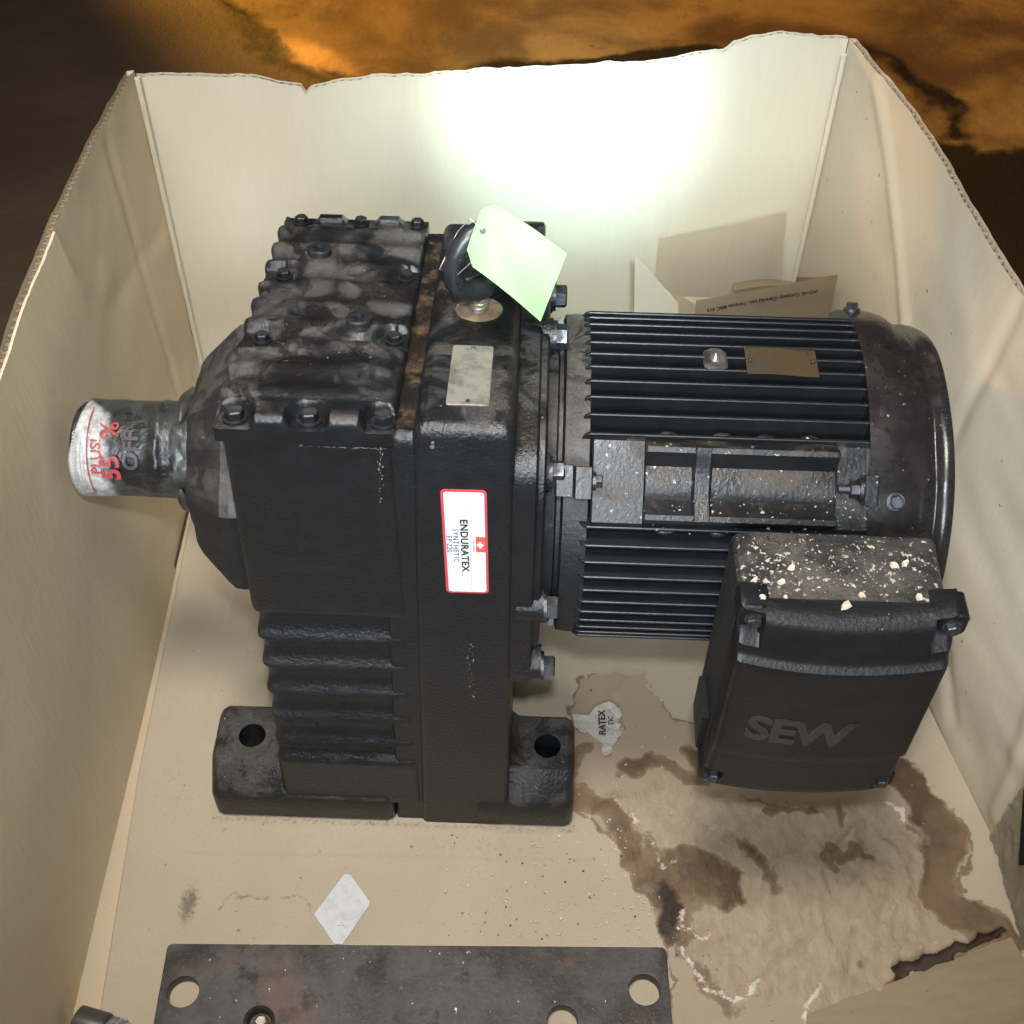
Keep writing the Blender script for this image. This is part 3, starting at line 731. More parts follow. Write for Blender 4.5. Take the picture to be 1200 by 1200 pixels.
# --- output side hub
bm = bmesh.new()
HZ = .307
lathe_x(bm, [(-.166, .094), (-.190, .0985), (-.1965, .0975), (-.2015, .0935), (-.222, .074), (-.2265, .068), (-.228, .05), (-.228, .02)], AY, HZ, 80, lambda x, a: (({-.166: .094, -.190: .0985, -.1965: .0975, -.2015: .0935, -.222: .074, -.2265: .068}.get(x, 0)) * (1.035 * math.cos(R(22.5)) / math.cos(((a + R(22.5)) % R(45)) - R(22.5)) - 1) + .001 * math.sin(a * 16)))
HB = from_bm('bearing_hub', bm, M['dusty'], G, 16)
bm = bmesh.new(); lathe_x(bm, [(-.226, .049), (-.2305, .049), (-.231, .040)], AY, .311, 48); from_bm('seal_ring', bm, M['bolt'], HB, 40)
# --- shaft
bm = bmesh.new(); lathe_x(bm, [(-.22, .033), (-.316, .033), (-.319, .030)], AY, .311, 48); from_bm('output_shaft', bm, M['bolt'], G, 40)

# --- flange plate, neck and end shield
bm = bmesh.new()
def plate_yz(x0, x1, pts, bev=.0015):
    loft(bm, [[(x0, y, z) for y, z in pts], [(x1 - bev, y, z) for y, z in pts], [(x1, AY + (y - AY) * .985, AZ + (z - AZ) * .985) for y, z in pts]])
plate_yz(-.002, .0155, rrect(.0025, .257, .198, .4405, .020, 6))
plate_yz(.0155, .0205, rrect(.006, .254, .222, .438, .045, 8))
# ears at the bolts
fb = []
for a in (-28, 2, 47, 92, 132, 180, 228, 272):
    r = .1285; y, z = AY - r * math.cos(R(a)), AZ + r * math.sin(R(a))
    if a == -28: y, z = .010, .2235
    if a == 2: y, z = .0085, .296
    fb.append((y, z)); cyl(bm, (.004, y + (.004 if y < .03 else 0), z), (1, 0, 0), .0125, .0185, 28)
FP = from_bm('flange_plate', bm, M['cast'], G, 35)
for y, z in fb: put_bolt(B_hex, (.0225, y, z), (1, 0, 0), FP, spin=random.random())
bm = bmesh.new()
lathe_x(bm, [(.018, .112), (.027, .110), (.0285, .103), (.033, .103)], AY, AZ, 90)
from_bm('adapter_neck', bm, M['dusty'], G, 30)
bm = bmesh.new()
lathe_x(bm, [(.031, .112), (.0325, .1155), (.040, .1165), (.0485, .1165), (.050, .113), (.052, .09)], AY, AZ, 90)
ES = from_bm('end_shield', bm, M['dusty'], G, 30)
# --- stator
ST_X0, ST_X1 = .0425, .236
bm = bmesh.new(); lathe_x(bm, [(ST_X0, .088), (ST_X1 - .002, .090)], AY, AZ, 60)
ST = from_bm('stator_housing', bm, M['motor'], G, 30)
# fins: 11 in each quadrant
RF = .1195
for k in range(11):
    o = -.060 + .012 * k
    rt_ = math.sqrt(RF ** 2 - (o * .98) ** 2)
    rb = .082
    bm = bmesh.new()
    th = .0012
    prof = [(ST_X0 - .002, rb - .012 if abs(o) < .03 else math.sqrt(max(0, .086 ** 2 - o * o)) - .004), (ST_X0 - .003, rt_ - .010), (ST_X0 + .0035, rt_ - .0012), (ST_X0 + .006, rt_), (ST_X1 - .003, rt_), (ST_X1, rt_ - .003), (ST_X1, .074 if abs(o) < .03 else math.sqrt(max(0, .086 ** 2 - o * o)) - .004)]
    def side(d): return [(x, o + d, r) for x, r in prof]
    loft(bm, [side(-th), side(-th * .6 + 0), side(th * .6), side(th)])
    for v_ in bm.verts:                                   # thin the tip a little, round it
        if abs(v_.co.y - o) > th * .8 and v_.co.z > rt_ - .004: v_.co.z -= .0006
    bmesh.ops.recalc_face_normals(bm, faces=bm.faces)
    me = bpy.data.meshes.new('fin'); bm.to_mesh(me); bm.free(); me.materials.append(M['fin'])
    for q in range(4):
        # q0 up, q1 towards the camera, q2 down, q3 back
        mesh_obj('fin', me, None, ST, (0, AY, AZ), (R(90 * q), 0, 0))
# 45 degree mounting pads, four round the stator; local frame: t tangential, r radial
def padpt(x, t, r, q):
    t = t * .86
    if q: r = min(r, .1120 + .02 * (r - .11))
    a = R(45 + 90 * q); er = Vector((0, -math.cos(a), math.sin(a))); et = Vector((0, math.sin(a), math.cos(a)))
    p = Vector((x, AY, AZ)) + er * r + et * t; return p
def padloft(bm, q, prof, x0, x1, e=.001):
    rs = []
    for x, k in ((x0, e), (x0 + e, 0), (x1 - e, 0), (x1, e)):
        rs.append([tuple(padpt(x, t * (1 - k * 8), r - k, q)) for t, r in prof])
    loft(bm, rs)
for q in range(4):
    bm = bmesh.new()
    rail = [(-.034, .085), (-.034, .1130), (-.0315, .1165), (-.029, .1275), (-.0275, .1290), (-.0235, .1290), (-.0145, .1215), (-.0125, .1200), (-.008, .1215), (0, .1225), (.008, .1215), (.0125, .1200), (.0145, .1215), (.0235, .1290), (.0275, .1290), (.029, .1275), (.0315, .1165), (.034, .1130), (.034, .085)]
    padloft(bm, q, rail, .084, .208)
    padloft(bm, q, [(-.034, .085), (-.034, .1195), (-.031, .1225), (0, .1235), (.031, .1225), (.034, .1195), (.034, .085)], .050, .0845)
    padloft(bm, q, [(-.034, .085), (-.034, .1165), (-.031, .1185), (.031, .1185), (.034, .1165), (.034, .085)], .2075, .234)
    saddle = [(-.026, .11), (-.0275, .1300), (-.020, .1290), (-.012, .1245), (0, .1240), (.012, .1245), (.020, .1290), (.0275, .1300), (.026, .11)]
    padloft(bm, q, saddle, .1145, .1275, .002)
    # fixing ears at the drive end
    padloft(bm, q, [(-.0115, .09), (-.0115, .1345), (.0115, .1345), (.0115, .09)], .0265, .0385)
    padloft(bm, q, [(-.0130, .09), (-.0130, .1335), (.0105, .1335), (.0105, .09)], .0387, .0505)
    padloft(bm, q, [(-.011, .09), (-.011, .1310), (.011, .1310), (.011, .09)], .2235, .233)
    for x, t in ((.10, .0355), (.135, .0355), (.163, .0355), (.192, .0355), (.10, -.0375), (.135, -.0375), (.163, -.0375), (.192, -.0375)):
        p = padpt(x, t, .108, q); bmesh.ops.create_uvsphere(bm, u_segments=12, v_segments=8, radius=.0032, matrix=Matrix.Translation(p) @ Matrix.Diagonal((2.2, 1, 1, 1)))
    pd = from_bm('mounting_pad', bm, M['pad'], G, 35)
    p = padpt(.0505, 0, .1260, q); put_bolt(B_small, tuple(p), (1, 0, 0), pd)
    p = padpt(.2235, .0, .1235, q); put_bolt(B_mid, tuple(p), (-1, 0, 0), pd)
    bm = bmesh.new(); p = padpt(.2085, 0, .1235, q); cyl(bm, tuple(p), (1, 0, 0), .0028, .016, 14); from_bm('stud', bm, M['bolt'], pd, 40)
# nameplate and boss on the fins
bm = bmesh.new()
def mp(u, v):
    x = .151 + .0475 * u; y = .1105 + .0270 * v; return (x, y, AZ + .1216 + .0008 * math.sin(u * 5) - .0008 * (v - .5))
grid(bm, mp, 16, 8); bmesh.ops.solidify(bm, geom=bm.faces[:], thickness=.0010)
MP = from_bm('nameplate', bm, M['mplate'], G, 40)
for x in (.154, .1955):
    bm = bmesh.new(); bmesh.ops.create_uvsphere(bm, u_segments=10, v_segments=6, radius=.0014, matrix=Matrix.Translation((x, .124, AZ + .1225))); from_bm('rivet', bm, M['bolt'], MP, 60)
bm = bmesh.new(); loft(bm, [[(x, y, AZ + z) for x, y in rrect(.1235 + k, .1395 - k, .117 + k * .6, .138 - k * .6, .005)] for z, k in ((.10, 0), (.1185, 0), (.1205, .002))])
bs = from_bm('lifting_boss', bm, M['dusty'], G, 40)
bm = bmesh.new(); bmesh.ops.create_cone(bm, segments=16, cap_ends=True, radius1=.004, radius2=.0004, depth=.005, matrix=Matrix.Translation((.131, .127, AZ + .1225))); from_bm('plug', bm, M['zinc'], bs, 40)
# --- fan cowl, dented
bm = bmesh.new()
def dent(x, a):
    k = max(0, min(1, (x - .232) / .02)); d = 0
    for a0, x0, wa, wx, dp in ((95, .262, 17, .018, .0042), (118, .270, 14, .014, .0050), (74, .277, 15, .013, .0040), (135, .265, 12, .02, .0040), (58, .268, 9, .012, .0025)):
        da = (math.degrees(a) - a0) / wa; dx = (x - x0) / wx; d += dp * math.exp(-da * da - dx * dx)
    far = math.degrees(a); d += .010 * math.exp(-((far - 125) / 42) ** 2) * max(0, (x - .255) / .03)
    return -d * k
prof = [(.2285, .1225), (.2285, .1248)] + [(.2285 + .0335 * i / 14, .1250 + .0006 * math.sin(i / 14 * 3)) for i in range(15)] + [(.2645, .1256), (.268, .1242), (.271, .1232), (.2725, .1236), (.2745, .1262), (.2790, .1268), (.2825, .1258), (.2838, .1225), (.2845, .1150), (.285, .095), (.285, .05), (.285, .002)]
lathe_x(bm, prof, AY, AZ, 144, dent)
CW = from_bm('fan_cowl', bm, M['cowl'], G, 50)
put_bolt(B_small, (.2445, AY - .1262 * math.cos(R(42)), AZ + .1262 * math.sin(R(42))), (0, -math.cos(R(42)), math.sin(R(42))), CW)
put_bolt(B_small, (.234, AY - .1252 * math.cos(R(122)), AZ + .1252 * math.sin(R(122))), (0, -math.cos(R(122)), math.sin(R(122))), CW)
# dark ring behind the cowl mouth with lugs
bm = bmesh.new(); lathe_x(bm, [(.228, .095), (.235, .120), (.2365, .1205), (.2365, .09)], AY, AZ, 72); from_bm('rear_end_shield', bm, M['motor'], G, 30)

# --- terminal box on the camera side
tx0, tx1, tz0, tz1, ty0 = .1365, .2625, .195, .3945, -.068
bm = bmesh.new()
loft(bm, [[(x, y, z) for x, z in rrect(tx0 - k * .6, tx1 + k * .6, tz0 - k * .6, tz1 + k, .008 if k > -.01 else .02, 4)] for y, k in ((.035, -.066), (-.002, -.064), (-.0025, .0), (-.024, -.0005), (-.0245, -.0008), (-.052, -.001))])
TB = from_bm('terminal_box', bm, M['grit'], G, 35)
# cover: grid front with steps and barrel curvature
bm = bmesh.new()
cx0_, cx1_ = .1375, .2665
zprof = [(.2010, -.0575), (.2020, -.0615), (.2060, -.0640), (.2560, -.0672), (.2590, -.0682), (.2615, -.0712), (.2640, -.0718), (.3645, -.0738), (.3670, -.0734), (.3695, -.0700), (.3720, -.0688), (.3960, -.0655), (.4000, -.0640), (.4030, -.0610), (.4045, -.0560), (.4048, -.050)]
zz = [];
for (a1, b1), (a2, b2) in zip(zprof, zprof[1:]):
    n = max(1, int((a2 - a1) / .006))
    for i in range(n): zz.append((a1 + (a2 - a1) * i / n, b1 + (b2 - b1) * i / n))
zz.append(zprof[-1])
def lug(x, z):
    best = 0
    for lx, lz in ((cx0_ + .006, .383), (cx1_ - .006, .383), (cx0_ + .004, .204), (cx1_ - .004, .204)):
        d = max(abs(x - lx) - .0085, abs(z - lz) - .0095); best = max(best, min(1, max(0, -d / .0025)))
    return best
NXt = 88; DZ = .009
def cvr(i, j):
    u_ = i / NXt; z, y = zz[j]; z -= DZ; x = cx0_ + (cx1_ - cx0_) * u_
    mid = 1 - (2 * u_ - 1) ** 2
    y2 = y - .0045 * mid; z2 = z - .0050 * mid * (1 if z > .25 else .6) - 0
    e = min(u_, 1 - u_) * (cx1_ - cx0_)
    if e < .004: y2 += (.004 - math.sqrt(max(0, .004 ** 2 - (.004 - e) ** 2)))
    k = lug(x, z)
    y2 = y2 * (1 - k) + (-.0585) * k
    return (x, y2, z2)
vs = [[bm.verts.new(cvr(i, j)) for i in range(NXt + 1)] for j in range(len(zz))]
for j in range(len(zz) - 1):
    for i in range(NXt): bm.faces.new((vs[j][i], vs[j][i + 1], vs[j + 1][i + 1], vs[j + 1][i]))
per_ = vs[0][:] + [r[-1] for r in vs[1:]] + vs[-1][::-1][1:] + [r[0] for r in vs[-2:0:-1]]
bk = [bm.verts.new((v_.co.x, -.042, v_.co.z)) for v_ in per_]
for i in range(len(per_)):
    j = (i + 1) % len(per_); bm.faces.new((per_[i], per_[j], bk[j], bk[i]))
# corner lugs sticking out past the body
for lx, lz, sx in ((cx0_ + .0075, .3845, -1), (cx1_ - .002, .3830, 1), (cx0_ + .006, .2015, -1), (cx1_ - .004, .2015, 1)):
    loft(bm, [[(x, y, z) for x, z in rrect(lx - .0085 + k, lx + .0085 - k, lz - .0100 + k, lz + .0100 - k, .0045, 4)] for y, k in ((-.042, 0), (-.0592, 0), (-.0604, .0012))])
TC = from_bm('box_cover', bm, M['box'], G, 35)
for lx, lz in ((cx0_ + .0085, .3845), (cx1_ - .003, .3830), (cx0_ + .007, .2015), (cx1_ - .005, .2015)):
    put_bolt(B_small, (lx, -.0590, lz), (0, -1, 0), TC, 'cover_bolt', random.random())
# side plug on the left wall of the box
bm = bmesh.new(); box(bm, .1325, .138, -.046, -.012, .212, .250); bevel(bm, .003, 3); from_bm('cable_entry', bm, M['box'], TB, 40)
# raised letters
fy = -.0757
def lbend(p):
    x = .1880 + p.x * .95 + .02 * p.y; m_ = 1 - (2 * (x - cx0_) / (cx1_ - cx0_) - 1) ** 2
    return Vector((x, -.0722 - .0045 * m_ - p.z, .2880 + p.y - .0050 * m_ - .03 * p.x))
LT = frame((.1895, fy, .2865), (1, 0, -.03), (0, -.02, 1))
text('raised_letters', 'SEW', .037, M['logo'], TC, LT, bold=.0013, ext=.0010, spacing=.92, bend=lbend)

# --- eye bolt
EB = empty('eye_bolt'); EB.parent = G; EB.location = (-.0265, .132, top(.132))
EBx = (0, 0, 0)
bm = bmesh.new(); prf = []
for i in range(0, 80):
    prf.append(((-.001 + .020 * i / 79), .0058 + .0007 * math.sin(i * 1.35)))
rings = [[(r * math.cos(2 * math.pi * k / 20), r * math.sin(2 * math.pi * k / 20), z) for k in range(20)] for z, r in prf]
loft(bm, rings)
thread = from_bm('thread', bm, M['zinc'], EB, 60)
bm = bmesh.new(); cyl(bm, (0, 0, -.0008), (0, .17, 1), .0155, .0012, 32); from_bm('rust_patch', bm, M['rustlite'], EB, 0)
bm = bmesh.new()
NR, Nr = 64, 20; Rm, rm = .0198, .0064
ra = R(38); cz_ = .019 + Rm + .001
rings = []
for i in range(NR):
    a = 2 * math.pi * i / NR; thick = rm * (1 + .22 * max(0, -math.sin(a)) ** 3)
    ring = []
    for k in range(Nr):
        b = 2 * math.pi * k / Nr; rr = Rm + thick * math.cos(b)
        lx = rr * math.cos(a); lz = rr * math.sin(a) * 1.12; ly = thick * math.sin(b)
        ring.append(bm.verts.new((lx * math.cos(ra) - ly * math.sin(ra), lx * math.sin(ra) + ly * math.cos(ra), cz_ + lz)))
    rings.append(ring)
for i in range(NR):
    A_, B_ = rings[i], rings[(i + 1) % NR]
    for k in range(Nr): bm.faces.new((A_[k], A_[(k + 1) % Nr], B_[(k + 1) % Nr], B_[k]))
rg = from_bm('ring', bm, M['logo'], EB, 60)
for a, s_ in ((205, '0'), (190, '6'), (170, 'I'), (150, '0'), (135, 'C'), (268, 'H'), (283, 'W')):
    a_ = R(a); rr = Rm; ctr = Vector((rr * math.cos(a_), 0, rr * math.sin(a_) * 1.12)); nrm = Vector((math.sin(ra), -math.cos(ra), 0))
    rot = Matrix.Rotation(ra, 4, 'Z'); ctr = rot @ ctr + Vector((0, 0, cz_)) + nrm * (rm + .0001)
    tang = rot @ Vector((-math.sin(a_), 0, math.cos(a_)))
    text('embossed_mark', s_, .007, M['bolt'], EB, frame(ctr, tang, rot @ Vector((-math.cos(a_), 0, -math.sin(a_)))), ext=.0004, bold=.0002)

# --- blank plate on the block
bm = bmesh.new()
py0, py1 = .0225, .0870
loft(bm, [[(x, y, top(y) + dz) for x, y in rrect(-.0405 + k, -.0150 - k, py0 + k, py1 - k, .0015, 2)] for dz, k in ((-.001, 0), (.0008, 0), (.0011, .0003))])
bp_ = from_bm('blank_plate', bm, M['gplate'], G, 30)
for y in (.026, .0835):
    bm = bmesh.new(); bmesh.ops.create_uvsphere(bm, u_segments=10, v_segments=6, radius=.0013, matrix=Matrix.Translation((-.0278, y, top(y) + .0011))); from_bm('rivet', bm, M['bolt'], bp_, 60)

# --- sticker on the front of the block (reads downwards)
SK = frame((-.0290, -.0006, .3720), (.012, 0, -1), (1, 0, .012))   # local x runs down, local y runs right
LW, LH = .1020, .0282
st = shape2d('oil_sticker', [rrect(-LW / 2, LW / 2, -LH / 2, LH / 2, .003)], M['red'], G, SK, .0002)
def S2(dz): return SK @ Matrix.Translation((0, 0, dz))
shape2d('sticker_face', [rrect(-LW / 2 + .0018, LW / 2 - .0018, -LH / 2 + .0018, LH / 2 - .0016, .002)], M['white'], st, S2(.0004))
shape2d('text_frame', [rrect(-.0430, .0445, -.0118, .0030, .0004), rrect(-.0427, .0442, -.0115, .0027, .0003)], M['greyline'], st, S2(.0006))
text('lettering', 'ENDURATEX', .0066, M['ink'], st, S2(.0007) @ Matrix.Translation((.0016, -.0008, 0)), bold=.00022, font_x=1.28, spacing=1.08)
text('lettering', 'SYNTHETIC', .0048, M['ink'], st, S2(.0007) @ Matrix.Translation((.0015, -.0063, 0)), bold=.00004, font_x=1.2, spacing=1.15)
text('lettering', 'EP 220', .0048, M['ink'], st, S2(.0007) @ Matrix.Translation((.0000, -.0104, 0)), bold=.00004, font_x=1.15, spacing=1.1)
text('lettering', 'TM', .0018, M['ink'], st, S2(.0007) @ Matrix.Translation((.0310, -.0030, 0)))
text('lettering', 'PETRO-CANADA', .0018, M['ink'], st, S2(.0007) @ Matrix.Translation((.0010, .0050, 0)), font_x=.95)
# red square with a white maple leaf
shape2d('logo', [[(-.0075, .0065), (.0075, .0065), (.0075, .0125), (-.0075, .0125)]], M['logored'], st, S2(.0006))
leaf = [(0, -1), (.06, -.45), (.45, -.55), (.38, -.35), (.95, .05), (.80, .15), (.92, .42), (.62, .36), (.55, .50), (.30, .22), (.38, .72), (.20, .62), (0, 1)]
leaf = leaf + [(-x, y) for x, y in leaf[::-1]][1:-1]
shape2d('maple_leaf', [[(x * .0036 + .0003, y * .0030 + .0090) for x, y in leaf]], M['white'], st, S2(.0008))

# --- chipped paint on the front faces
bm = bmesh.new()
def chip(x, z, w_, h_, y):
    k = 7; a0 = random.random() * 6
    vs_ = [bm.verts.new((x + w_ * random.uniform(.4, 1.2) * math.cos(a0 + i * 6.283 / k), y, z + h_ * random.uniform(.4, 1.2) * math.sin(a0 + i * 6.283 / k))) for i in range(k)]
    bm.faces.new(vs_)
for i in range(22): chip(-.0770 - .004 * i / 22 + random.gauss(0, .0010), .457 - .052 * (i / 22) ** 1.4, random.uniform(.0002, .0008), random.uniform(.0004, .0022), .0004)
for i in range(34): chip(-.072 - random.random() * .052, .4588 + random.gauss(0, .0004), random.uniform(.0005, .0018), .0003, -.0028)
for i in range(26): chip(-.0290 + random.gauss(0, .0016) + .004 * i / 26, .262 - .072 * i / 26, random.uniform(.0002, .0007), random.uniform(.0004, .0020), -.0004)
for i in range(40): chip(random.uniform(-.16, -.002), random.uniform(.08, .44), random.uniform(.0002, .0004), random.uniform(.0002, .0005), -.0004)
chip(-.0475, .459, .0022, .0030, -.0004); chip(-.0468, .463, .0014, .0018, -.0004)
CHP = from_bm('paint_chips', bm, M['chip'], G, 0); CHP['kind'] = 'stuff'

# ================================================================== FILM SLEEVE ON THE SHAFT (local frame of the gear motor)
def top_level(o):
    o.parent = None; o.location = (0, .53, 0); o.rotation_euler = (0, 0, R(-1.2)); return o
bm = bmesh.new(); RS = .0362; SCY, SCZ = AY, .311
ns, na = 70, 96
def slv(i, k):
    u_ = i / ns; a = 2 * math.pi * k / na
    x = -.2305 - .0885 * u_
    r = RS + .0009 * (fn(x * 30, math.cos(a) * 2 + math.sin(a), 2.2, 3, 4) - .5) * 2 - .0008 * math.sin(u_ * 3.1)
    if x > -.245: r += .0022 * (fn(a * 3, x * 90, 2, 3, 8)) + .0010 * math.sin(a * 7)
    r += .0028 * math.exp(-((x + .256) / .0035) ** 2) * max(0, math.cos(a - 1.1)) * (.5 + fn(a * 4, 0, 3, 2, 2))
    # chamfered front edge on the far/up side
    am = math.degrees(a)
    cutx = .007 * max(0, math.cos(R(am - 120))) * (u_ > .8) * (u_ - .8) / .2
    if u_ > .97: r *= 1 - (u_ - .97) / .03 * .06
    return (x + cutx, SCY - r * math.cos(a), SCZ + r * math.sin(a))
vv = [[bm.verts.new(slv(i, k)) for k in range(na)] for i in range(ns + 1)]
for i in range(ns):
    for k in range(na): bm.faces.new((vv[i][k], vv[i][(k + 1) % na], vv[i + 1][(k + 1) % na], vv[i + 1][k]))
bm.faces.new(vv[-1])
SL = from_bm('plastic_sleeve', bm, M['film'], None, 60)
at = SL.data.attributes.new('lab', 'FLOAT', 'POINT')
vals = []
for v_ in SL.data.vertices:
    x, y, z = v_.co; a = math.degrees(math.atan2(z - SCZ, -(y - SCY)))
    l = (-.288 - x) / .015 + .30 - max(0, (a - 88) / 22); l = min(1, max(0, l)); vals.append(l)
at.data.foreach_set('value', vals)
top_level(SL); tag(SL, 'grey plastic film printed PLUS! 55% wrapped round the output shaft', 'plastic wrap')
def on_sleeve(ang0, x0, flip=1):
    # text x runs upward round the shaft, text y runs towards -x
    def f(p):
        a = R(ang0) + p.x / RS; x = x0 - p.y; r = RS + .0016 + p.z
        return Vector((x, SCY - r * math.cos(a), SCZ + r * math.sin(a)))
    return f
def stext(s, size, mat, ang, x, **kw):
    t = text('print', s, size, mat, None, None, bend=on_sleeve(ang, x), **kw)
    t.parent = SL; return t
def tess(o):
    bm = bmesh.new(); bm.from_mesh(o.data); 
    bmesh.ops.triangulate(bm, faces=bm.faces[:]); bm.to_mesh(o.data); bm.free()
stext('PLUS!', .0105, M['redink'], 36, -.2975, bold=.00012)
stext('55', .0185, M['redink'], 24, -.2870, bold=.0006, font_x=1.0)
stext('%', .0190, M['redink'], 66, -.2880, bold=.0002, font_x=1.0)
stext('OFF', .0150, M['greyink'], 44, -.2725, bold=.0005, font_x=1.05)
stext('QUEEN HEADBOARD', .0042, M['greyline'], 32, -.3130, bold=.0001)
# red rule round the sleeve and a second small line of print
for x0, wd, mt, a0, a1 in ((-.3045, .0008, 'redink', -14, 96), (-.3095, .0004, 'greyline', -8, 58), (-.3075, .0003, 'greyline', -8, 40)):
    bm = bmesh.new()
    def rl(u_, v_):
        a = R(a0 + (a1 - a0) * u_); x = x0 + wd * v_ + .0035 * ((u_ - .5) ** 2) * 1.2; r = RS + .0016
        return (x, SCY - r * math.cos(a), SCZ + r * math.sin(a))
    grid(bm, rl, 40, 1); o = from_bm('print_rule', bm, M[mt], SL, 0)
# gathered film bunches at the hub
for a0, nm in ((132, 1), (-52, 2), (20, 3)):
    bm = bmesh.new()
    def bun(u_, v_):
        a = 2 * math.pi * u_; r = .0075 * math.sin(math.pi * (.05 + .9 * v_)) * (1 + .7 * (fn(u_ * 5, v_ * 3, 3, 3, nm) - .5))
        ang = R(a0) + .012 * math.cos(a) / RS * 3 * math.sin(math.pi * v_)
        rr = RS + .002 + r * (.5 + .5 * math.sin(a)); x = -.2305 - .016 * v_
        return (x, SCY - rr * math.cos(ang), SCZ + rr * math.sin(ang))
    if nm == 3: bm.free(); continue
    grid(bm, bun, 28, 12); o = from_bm('gathered_film', bm, M['cap'] if nm == 1 else M['film'], SL, 70)

# ================================================================== GREEN TAG
bm = bmesh.new()
P00, P10, P11, P01 = [Vector(p) for p in ((-.0341, .1023, .515), (-.0225, .1307, .540), (.0280, .1111, .515), (.0134, .0767, .490))]
def tg(u_, v_):   # u from hole end to far end, v across
    c = max(0, .12 - u_) / .12
    vv_ = .5 + (v_ - .5) * (1 - .34 * c)
    p = (P00 * (1 - vv_) + P10 * vv_) * (1 - u_) + (P01 * (1 - vv_) + P11 * vv_) * u_
    n = (P01 - P00).cross(P10 - P00).normalized()
    return tuple(p + n * (.0075 * math.sin(u_ * 3.14) + .004 * (u_ * (1 - v_)) ** 2 + .0018 * math.sin(v_ * 5 + u_ * 3)))
grid(bm, tg, 40, 26)
bmesh.ops.solidify(bm, geom=bm.faces[:], thickness=.0005)
TG = from_bm('green_tag', bm, M['green'], None, 60); top_level(TG)
tag(TG, 'light green blank card tag tied to the eye bolt on top of the gear housing', 'tag')
bm = bmesh.new(); p = Vector(tg(.10, .55)); n = (P01 - P00).cross(P10 - P00).normalized(); cyl(bm, tuple(p - n * .0004), tuple(n if n.z > 0 else -n), .0019, .0012, 18)
from_bm('punched_hole', bm, M['ink'], TG, 0)
bm = bmesh.new(); e = Vector((-.0315, .135, .45))
pts = [p + Vector((0, 0, .001)), p + Vector((-.008, .004, .006)), e + Vector((-.008, -.004, .064)), e + Vector((-.014, -.014, .055)), e + Vector((-.0185, -.018, .046)), e + Vector((-.016, -.010, .038)), e + Vector((-.012, -.014, .034)), p + Vector((-.006, -.014, -.012))]
sm = []
for i in range(len(pts) - 1):
    for t in (0, .33, .66): sm.append(pts[i].lerp(pts[i + 1], t))
sm.append(pts[-1]); tube(bm, sm, .00022, 6); from_bm('string', bm, M['string'], TG, 60)

# ================================================================== STEEL PLATE at the front
PLX0, PLX1, PLY1 = -.2620, .1275, .4180
SP = None
def circ(cx, cy, r, n=36): return [(cx + r * math.cos(2 * math.pi * i / n), cy - r * math.sin(2 * math.pi * i / n)) for i in range(n)]
holes = [(-.2445, .3810, .0128), (-.1835, .3590, .0120), (.0454, .3615, .0120), (.1090, .3850, .0128), (-.2445, .265, .0128), (.1090, .265, .0128), (-.1835, .285, .012), (.0454, .285, .012)]
cxp, cyp = -.067, .32
polys = [[(x - cxp, y - cyp) for x, y in rrect(PLX0, PLX1, .225, PLY1, .0035, 3)]] + [[(x - cxp, y - cyp) for x, y in circ(*h)] for h in holes]
SP = shape2d('steel_plate', polys, M['steel'], None, Matrix.Translation((0, 0, .006)), .0052, .0006)
SP.location = (cxp, cyp, 0.0); SP.rotation_euler = (0, 0, R(.6))
tag(SP, 'dark flat steel plate with drilled holes lying in front of the gear motor', 'steel plate')
bm = bmesh.new(); lathe = [(.0001, .0), (.0116, 0), (.0116, .0125), (.0100, .0138), (.0088, .0120), (.0084, .004), (.0001, .004)]
rings = [[(r * math.cos(2 * math.pi * k / 32), r * math.sin(2 * math.pi * k / 32), z) for k in range(32)] for r, z in lathe]
loft(bm, rings); ins = from_bm('threaded_insert', bm, M['steel'], SP, 35); ins.location = (-.1835 - cxp, .3590 - cyp, .0)
bm = bmesh.new()
loft(bm, [[(r * math.cos(2 * math.pi * k / 6), r * math.sin(2 * math.pi * k / 6), z) for k in range(6)] for r, z in ((.0062, .004), (.0062, .0115), (.0040, .0135))]); o = from_bm('screw', bm, M['zinc'], SP, 20); o.location = (-.1820 - cxp, .3585 - cyp, 0)

# ================================================================== SMALL THINGS ON THE FLOOR
# grey diamond sticker
dm = shape2d('paper_diamond', [[(-.0222, -.003), (-.0205, -.006), (-.0035, -.0275), (.003, -.0275), (.0205, .0035), (.0215, .008), (.0035, .0315), (-.0015, .0315)]], M['diamond'], None, Matrix.Identity(4), .0002)
dm.location = (-.1312, .4505, .0009); tag(dm, 'small grey-white diamond-shaped paper label stuck to the box floor behind the steel plate', 'paper label')
text('faint_print', '-- -. ,', .0040, M['greyink'], dm, Matrix.Translation((.001, -.012, .0005)))

